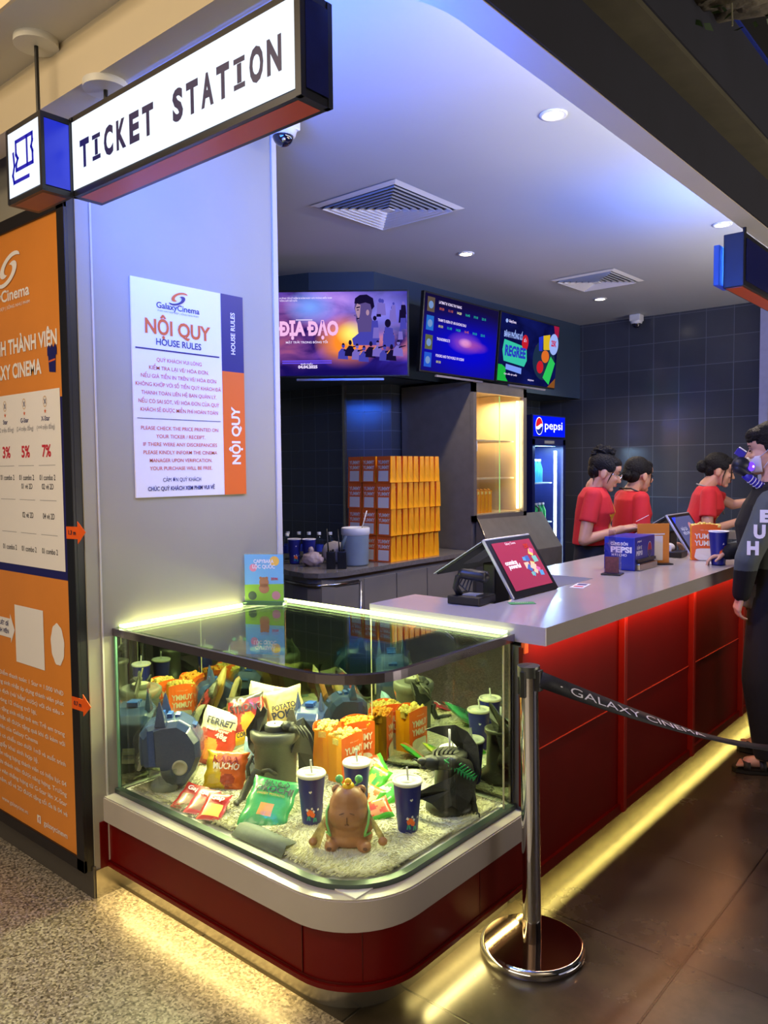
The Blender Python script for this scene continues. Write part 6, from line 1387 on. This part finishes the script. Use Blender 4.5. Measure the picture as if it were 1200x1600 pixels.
def person(label, loc, rot, P):
    """P: pose in local metres, +x the way the person faces, +y the person's left"""
    t = thing('person', label, 'person', loc, rot)
    b = MB(); hp = P['hip']; sh = P['shoulder']  # z heights
    lean = P.get('lean', 0); W_ = P.get('w', 1.0)
    M, c = head(b, P['head'], P.get('yaw', 0), P.get('pitch', 0), P.get('hs', 1.0), P.get('ears', True))
    nb = V3(lean * .9, 0, sh + .03); b.cap(nb, c + M @ V3(-.02, 0, -.05), .052 * W_, .047 * W_, skin)
    torso(b, [(0, 0, hp - .08, .09 * W_, .145 * W_), (0, 0, hp + .06, .088 * W_, .14 * W_), (lean * .4, 0, hp + .2, .082 * W_, .125 * W_), (lean * .8, 0, sh - .12, .10 * W_, .15 * W_), (lean, 0, sh - .02, .08 * W_, .155 * W_), (lean, 0, sh + .025, .05 * W_, .09 * W_)], skin)
    for sd, A in ((1, P['L']), (-1, P['R'])):
        s_, e_, w_ = V3(lean, sd * .165 * W_, sh - .02), V3(*A[0]), V3(*A[1])
        b.cap(s_, e_, .046 * W_, .036 * W_, skin); b.cap(e_, w_, .036 * W_, .025 * W_, skin)
        if len(A) > 2: hand(b, w_, A[2], A[3], 1.0, A[4], sd if len(A) < 6 else A[5])
    for sd, A in ((1, P.get('LL')), (-1, P.get('RL'))):
        A = A or ((.02, sd * .09, hp * .5), (0, sd * .09, .08))
        h_, k_, a_ = V3(0, sd * .085, hp - .03), V3(*A[0]), V3(*A[1])
        b.cap(h_, k_, .085 * W_, .058 * W_, skin); b.cap(k_, a_, .055 * W_, .038 * W_, skin); ft = V3(*(A[2] if len(A) > 2 else (1, 0, 0)))
        b.cap(a_ + V3(0, 0, -.035) - ft * .03, a_ + V3(0, 0, -.05) + ft * .11, .034, .026, skin); 
        sdv = ft.cross(V3(0, 0, 1))
        for k in range(5): o = (k - 2) * .0155; b.cap(a_ + V3(0, 0, -.055) + ft * .11 + sdv * o, a_ + V3(0, 0, -.060) + ft * (.165 - .006 * (k * sd if sd > 0 else (4 - k))) + sdv * o * 1.2, .0105, .0085, skin, n=8)
    remesh(b, P.get('voxel', .0045), 'body', t, 3, mats=[P.get('skin', skin)])
    return t, M, c, nb
def tee(t, P, m, hem, sleeve_l=.6, mats=None, paint=None, grow=.013, name='shirt', long=False, neck=.03):
    b = MB(); hp, sh = P['hip'], P['shoulder']; lean = P.get('lean', 0); W_ = P.get('w', 1.0); g = grow
    secs = [(lean * .1, 0, hem, .105 * W_ + g, .155 * W_ + g), (lean * .3, 0, hem + .12, .098 * W_ + g, .143 * W_ + g), (lean * .8 + .012, 0, sh - .13, .112 * W_ + g, .158 * W_ + g), (lean, 0, sh - .03, .088 * W_ + g, .16 * W_ + g), (lean, 0, sh + .022, .058 * W_ + g, .10 * W_ + g), (lean, 0, sh + neck, .045 * W_ + g, .06 * W_ + g)]
    torso(b, secs, m)
    for sd, A in ((1, P['L']), (-1, P['R'])):
        s_, e_, w_ = V3(lean, sd * .16 * W_, sh - .022), V3(*A[0]), V3(*A[1])
        if long: b.cap(s_, e_, .062 * W_, .058, m); b.cap(e_, w_.lerp(e_, .02), .058, .043, m)
        else:
            e2 = s_.lerp(e_, sleeve_l); d = (e2 - s_).normalized(); b.ell(s_, .054 * W_, m, n=16, k=10); b.cyl(s_, e2, .053 * W_, m, r1=.058 * W_, n=18)
    # soft creases
    b.v = [v + Vector((.006 * noise.noise(v * 9), .006 * noise.noise(v * 9 + Vector((5, 0, 0))), 0)) for v in b.v]
    return remesh(b, .007, name, t, 3, mats=mats or [m], paint=paint)
def in_star(y, z, R_):
    r = math.hypot(y, z); a = math.atan2(y, z) % (2 * PI / 5); a = min(a, 2 * PI / 5 - a)
    x1, y1 = R_, 0; ri = R_ * .40; 
    # edge from tip (R,0) to notch (ri at 36deg)
    px_, pz = r * math.cos(a), r * math.sin(a); nx_, nz_ = ri * math.cos(PI / 5), ri * math.sin(PI / 5)
    return (R_ - px_) * nz_ - (-(pz)) * (nx_ - R_) * 1 > 0 if False else ((nx_ - R_) * (pz) - (nz_) * (px_ - R_)) > 0
def star_paint(cz, R_, lean):
    return lambda c, n: 1 if (n.x > .1 and in_star(c.y, c.z - cz, R_)) else 0
def pants(t, P, m, name='trousers', top=None, flare=1.0):
    b = MB(); hp = P['hip']; W_ = P.get('w', 1.0)
    torso(b, [(0, 0, hp - .13, .112 * W_, .165 * W_), (0, 0, hp, .11 * W_, .16 * W_), (P.get('lean', 0) * .2, 0, top or hp + .1, .102 * W_, .152 * W_)], m)
    for sd, A in ((1, P.get('LL')), (-1, P.get('RL'))):
        A = A or ((.02, sd * .09, hp * .5), (0, sd * .09, .08)); h_, k_, a_ = V3(0, sd * .085, hp - .05), V3(*A[0]), V3(*A[1])
        b.cap(h_, k_, .105 * W_, .08 * W_ * flare, m); b.cyl(k_, a_ + V3(0, 0, -.02), .08 * W_ * flare, m, r1=.07 * flare, n=18)
    return remesh(b, .009, name, t, 2, mats=[m])
def hair(t, M, c, s=1.0, bun=None, fringe=False, strands=(), short=False, scale=1.0):
    b = MB()
    def E(p, r, nz=.05): b.ell(c + M @ (V3(*p) * s), tuple(x * s for x in r), hair_m, n=30, k=20, M=M, nz=nz, ns=5)
    if short:
        E((-.022, 0, .060), (.096, .086, .078), .09); E((-.052, 0, .02), (.062, .077, .065), .08); E((.040, 0, .075), (.056, .070, .042), .12); E((.068, .0, .062), (.026, .058, .028), .15)
        for q in (-1, 1): E((-.005, q * .066, .025), (.028, .014, .035), .1)
    else:
        E((-.024, 0, .052), (.095, .081, .082)); E((-.058, 0, .01), (.052, .066, .066)); E((.035, 0, .078), (.050, .062, .036))
        for q in (-1, 1): E((.018, q * .062, .045), (.036, .016, .034))
    if bun:
        for p, r, nz in bun: E(p, r, nz)
    for st in strands: b.tube([c + M @ (V3(*p) * s) for p in st], [.004] * (len(st) - 1) + [.001], hair_m, n=6)
    return b.build('hair', t)
FA = math.radians(40.4)
# first staff member: profile to the right, reading a slip of paper
P = dict(hip=.88, shoulder=1.335, lean=.02, head=(.085, 0, 1.452), yaw=.06, pitch=.30, L=[(.10, .22, 1.05), (.27, .10, 1.10), (1, -.3, .1), (0, .2, 1), .35, 1], R=[(-.03, -.215, 1.04), (.19, -.06, 1.10), (1, .45, .2), (-.1, -.25, 1), .5, 1], skin=skin)
t, M, c, nb = person('staff woman with curly bun and glasses, red star tee, holding a paper slip', (-2.27, 4.71, 0), FA - .30, P)
face_marks(t, M, c, 1, True)
hair(t, M, c, bun=[((-.055, 0, .125), (.050, .046, .038), .5), ((-.075, .02, .11), (.035, .035, .03), .5), ((-.02, -.01, .135), (.04, .035, .03), .55), ((-.09, -.01, .095), (.028, .03, .028), .5)], strands=[[(.05, -.066, .04), (.035, -.078, -.02), (.03, -.075, -.06)], [(-.06, -.06, -.03), (-.05, -.07, -.09)]])
tee(t, P, red_shirt, 1.0, .60, mats=[red_shirt, star_y], paint=star_paint(1.16, .115, .02)); pants(t, P, trousers, top=1.0)
slip = thing('paper_slip', 'small white paper slip held by the nearest staff woman', 'paper slip', (0, 0, 0)); 
Mw = Matrix.Translation((-2.27, 4.71, 0)) @ Matrix.Rotation(FA - .30, 4, 'Z'); slip.matrix_world = Mw @ Matrix.Translation((.315, .01, 1.165)) @ Matrix.Rotation(-.5, 4, 'Y')
b = MB(); b.box((0, 0, 0), (.085, .03, .0012), white_ink); b.build('slip', slip)
# second staff member: turned away, lanyard
P = dict(hip=.86, shoulder=1.295, lean=.02, head=(.075, 0, 1.425), yaw=.25, pitch=.12, L=[(.08, .22, .97), (.22, .12, .98), (1, -.2, 0), (0, 0, 1), .5, 1], R=[(.01, -.21, .95), (.2, -.16, .97), (1, .1, 0), (0, 0, 1), .5, 1])
t, M, c, nb = person('staff woman with low dark bun and black lanyard, looking away, second along', (-2.25, 5.25, 0), FA + .1, P)
face_marks(t, M, c)
hair(t, M, c, bun=[((-.10, .0, .0), (.04, .045, .042), .3), ((-.085, 0, .035), (.04, .045, .035), .35)], strands=[[(.05, -.064, .04), (.045, -.073, -.02), (.04, -.07, -.05)]])
tee(t, P, red_shirt, .95, .68, mats=[red_shirt, star_y], paint=star_paint(1.08, .115, .02)); pants(t, P, trousers, top=.98)
b = MB(); L_ = [(-.055, -.03, 1.342), (-.02, -.085, 1.342), (.06, -.095, 1.305), (.125, -.06, 1.2), (.14, -.02, 1.06)]
b.tube(L_, .006, black_pl, n=6); b.tube([(-.055, .03, 1.342), (-.02, .08, 1.342), (.06, .09, 1.305), (.125, .05, 1.2), (.14, 0, 1.06)], .006, black_pl, n=6); b.bb((.142, -.03, .93), (.15, .025, 1.02), black_pl); b.build('lanyard', t)
# third staff member: leaning forward, reaching
P = dict(hip=.88, shoulder=1.315, lean=.07, head=(.15, 0, 1.45), yaw=-.02, pitch=.22, L=[(.26, .20, 1.20), (.46, .14, 1.24), (1, -.2, .1), (0, 0, 1), .4, 1], R=[(.06, -.23, 1.03), (.27, -.14, 1.10), (1, .2, .15), (0, -.2, 1), .5, 1])
t, M, c, nb = person('staff woman with round black bun in red shirt, reaching to the till, farthest along', (-1.995, 5.855, 0), FA - .33, P)
face_marks(t, M, c)
hair(t, M, c, bun=[((-.115, 0, .012), (.046, .046, .046), .1)], strands=[[(.04, -.066, .04), (.03, -.078, -.03), (.035, -.075, -.10)], [(.068, -.05, .06), (.085, -.045, -.02), (.088, -.035, -.075)]])
tee(t, P, red_shirt, .98, .62, mats=[red_shirt, star_y], paint=star_paint(1.10, .10, .07)); pants(t, P, trousers, top=1.0)
b = MB(); b.tube([(-.0, -.05, 1.36), (.08, -.075, 1.335), (.16, -.05, 1.25), (.185, .0, 1.14)], .005, grey_pl, n=6); b.tube([(-.0, .05, 1.36), (.08, .07, 1.335), (.16, .05, 1.25), (.185, .0, 1.14)], .005, grey_pl, n=6); b.build('lanyard', t)
# customer: face mask, two-tone hooded jacket, sandals
hood_b = mat('jacket_black', '#060608', .8, var=.1); hood_g = mat('jacket_grey', '#4a5254', .75, var=.05); sandal = mat('sandal_black', '#17130f', .6); mask_m = mat('mask_white', '#d0ccd4', .7); blk = mat('trousers_black', '#09090b', .85, var=.1)
P = dict(hip=.90, shoulder=1.335, lean=.02, w=1.12, head=(.03, 0, 1.565), hs=1.06, yaw=.0, pitch=.12, L=[(.12, .25, 1.06), (.145, .20, .885), (.25, -.05, -1), (.9, .4, .2), .55, -1], R=[(.10, -.24, 1.07), (.215, -.16, 1.045), (1, .0, -.35), (0, 0, 1), .5, 1],
         LL=((.04, .11, .47), (.0, .10, .10), (.95, .15, 0)), RL=((.03, -.13, .47), (-.02, -.18, .10), (.97, -.1, 0)), skin=skin2)
cx_, cy_ = -1.04, 4.168
t, M, c, nb = person('customer in white mask, black and grey lettered hoodie, black trousers and sandals', (cx_, cy_, 0), PI + .27, P)
face_marks(t, M, c, 1.06, mouth=False); hair(t, M, c, 1.06, short=True)
b = MB(); q = 1.06
for k in range(1):
    n1, n2 = 12, 8; V = []
    for j in range(n2 + 1):
        for i in range(n1 + 1):
            a = -1.25 + 2.5 * i / n1; v = j / n2; z = -.018 - .075 * v; R_ = .062 + .018 * math.sin(PI * v) ; rx = .072 + .030 * math.sin(PI * min(1, v * 1.2 + .1)) * (math.cos(a) ** 2); V.append(c + M @ (V3(.018 + rx * math.cos(a), (.061 + .004 * math.sin(PI * v)) * math.sin(a) * (1 - .25 * v), z) * q))
    b.add(V, [(j * (n1 + 1) + i, j * (n1 + 1) + i + 1, (j + 1) * (n1 + 1) + i + 1, (j + 1) * (n1 + 1) + i)[::-1] for j in range(n2) for i in range(n1)], mask_m, True)
for sd in (-1, 1): b.tube([c + M @ (V3(.045, sd * .062, -.025) * q), c + M @ (V3(.0, sd * .082, .010) * q), c + M @ (V3(-.022, sd * .080, -.008) * q), c + M @ (V3(.035, sd * .062, -.075) * q)], .002, mask_m, n=5)
b.build('face_mask', t, solid=.002)
def jp(c_, n_):
    # black body, grey upper sleeves down to the forearm and grey hem panel
    if abs(c_.y) > .165 and c_.z > 1.005: return 1
    if c_.z < .93 and abs(c_.y) < .16: return 1 if c_.z > .80 else 0
    return 0
jk = tee(t, P, hood_b, .80, mats=[hood_b, hood_g], paint=jp, grow=.03, name='hooded_jacket', long=True, neck=.05)
b = MB(); b.ell((-.05, 0, 1.375), (.11, .115, .05), hood_b, nz=.15); b.ell((.02, 0, 1.385), (.09, .09, .035), hood_b, nz=.1); b.build('hood', t)
b = MB()
for s_, z, h_ in (('E', 1.26, .05), ('U', 1.19, .055), ('H', 1.115, .055)):
    xx = .02 + (1.335 - z) * .36; b.text(s_, (xx + .0, .252 + (1.335 - z) * .27, z - h_ / 2), (0, 0, -1) if False else (-1, 0, 0), (0, 0, 1), h_, white_ink, w=.05, bold=.06)
b.build('sleeve_lettering', t); pants(t, P, blk, top=.95, flare=1.15)
for sd, (ax, ay, ft) in ((1, (.0, .10, V3(.95, .15, 0))), (-1, (-.02, -.18, V3(.97, -.1, 0)))):
    b = MB(); ft.normalize(); sv = ft.cross(V3(0, 0, 1)); o = V3(ax, ay, 0)
    pts = [(-.075, .034), (-.09, 0), (-.075, -.034), (.02, -.04), (.11, -.048), (.165, -.035), (.18, 0), (.165, .035), (.11, .046), (.02, .038)]
    b.prism([tuple((o + ft * x + sv * y)[:2]) for x, y in pts][::-1], .002, .022, sandal)
    for x0, wd in ((.03, .03), (.10, .032)):
        pr = [(-.044, .018), (-.040, .05), (-.02, .068 if x0 < .05 else .052), (.02, .068 if x0 < .05 else .052), (.040, .05), (.044, .018)]
        V = [o + ft * (x0 + e) + sv * y + V3(0, 0, z) for y, z in pr for e in (0, wd)]; b.add(V, [(2 * i, 2 * i + 1, 2 * i + 3, 2 * i + 2) for i in range(5)], sandal, True)
    b.build('sandal', t, solid=.004)
# gadget held up in front of the customer's face: black round body, violet light, striped cord
t = thing('photo_gadget', 'black rounded gadget with violet light and striped strap before the masked customer', 'gadget', (-1.165, 4.03, 1.50), FA)
b = MB(); b.ell((0, 0, 0), (.042, .035, .035), mat('gadget_navy', '#141826', .5), nz=.05); b.cap((-.01, 0, -.02), (.03, 0, -.045), .03, .02, MATS['gadget_navy']); b.build('body', t)
b = MB(); b.ell((.042, -.02, -.012), (.016, .014, .022), glow('violet_light', '#5a30ff', 2.5)); b.ell((.045, -.03, -.012), (.006, .006, .007), glow('pink_light', '#ffb0ff', 3)); b.build('light', t)
b = MB(); b.box((-.005, 0, .052), (.045, .01, .032), mat('clip_blue', '#241c80', .4, emit=.1, ecolor='#3a2cff'), Matrix.Rotation(.6, 4, 'Y')); b.box((.008, -.001, .070), (.04, .012, .005), white_ink, Matrix.Rotation(.6, 4, 'Y')); b.build('clip', t)
b = MB(); b.tube([(.02, .0, -.05), (.05, .0, -.075), (.09, .0, -.10), (.13, .02, -.12)], .02, MATS['clip_blue'], n=12)
for k in range(6): p = V3(.045 + .014 * k, 0, -.072 - .0095 * k); b.cyl(p, p + V3(.003, 0, -.002), .0215, white_ink, n=14)
b.build('strap', t)
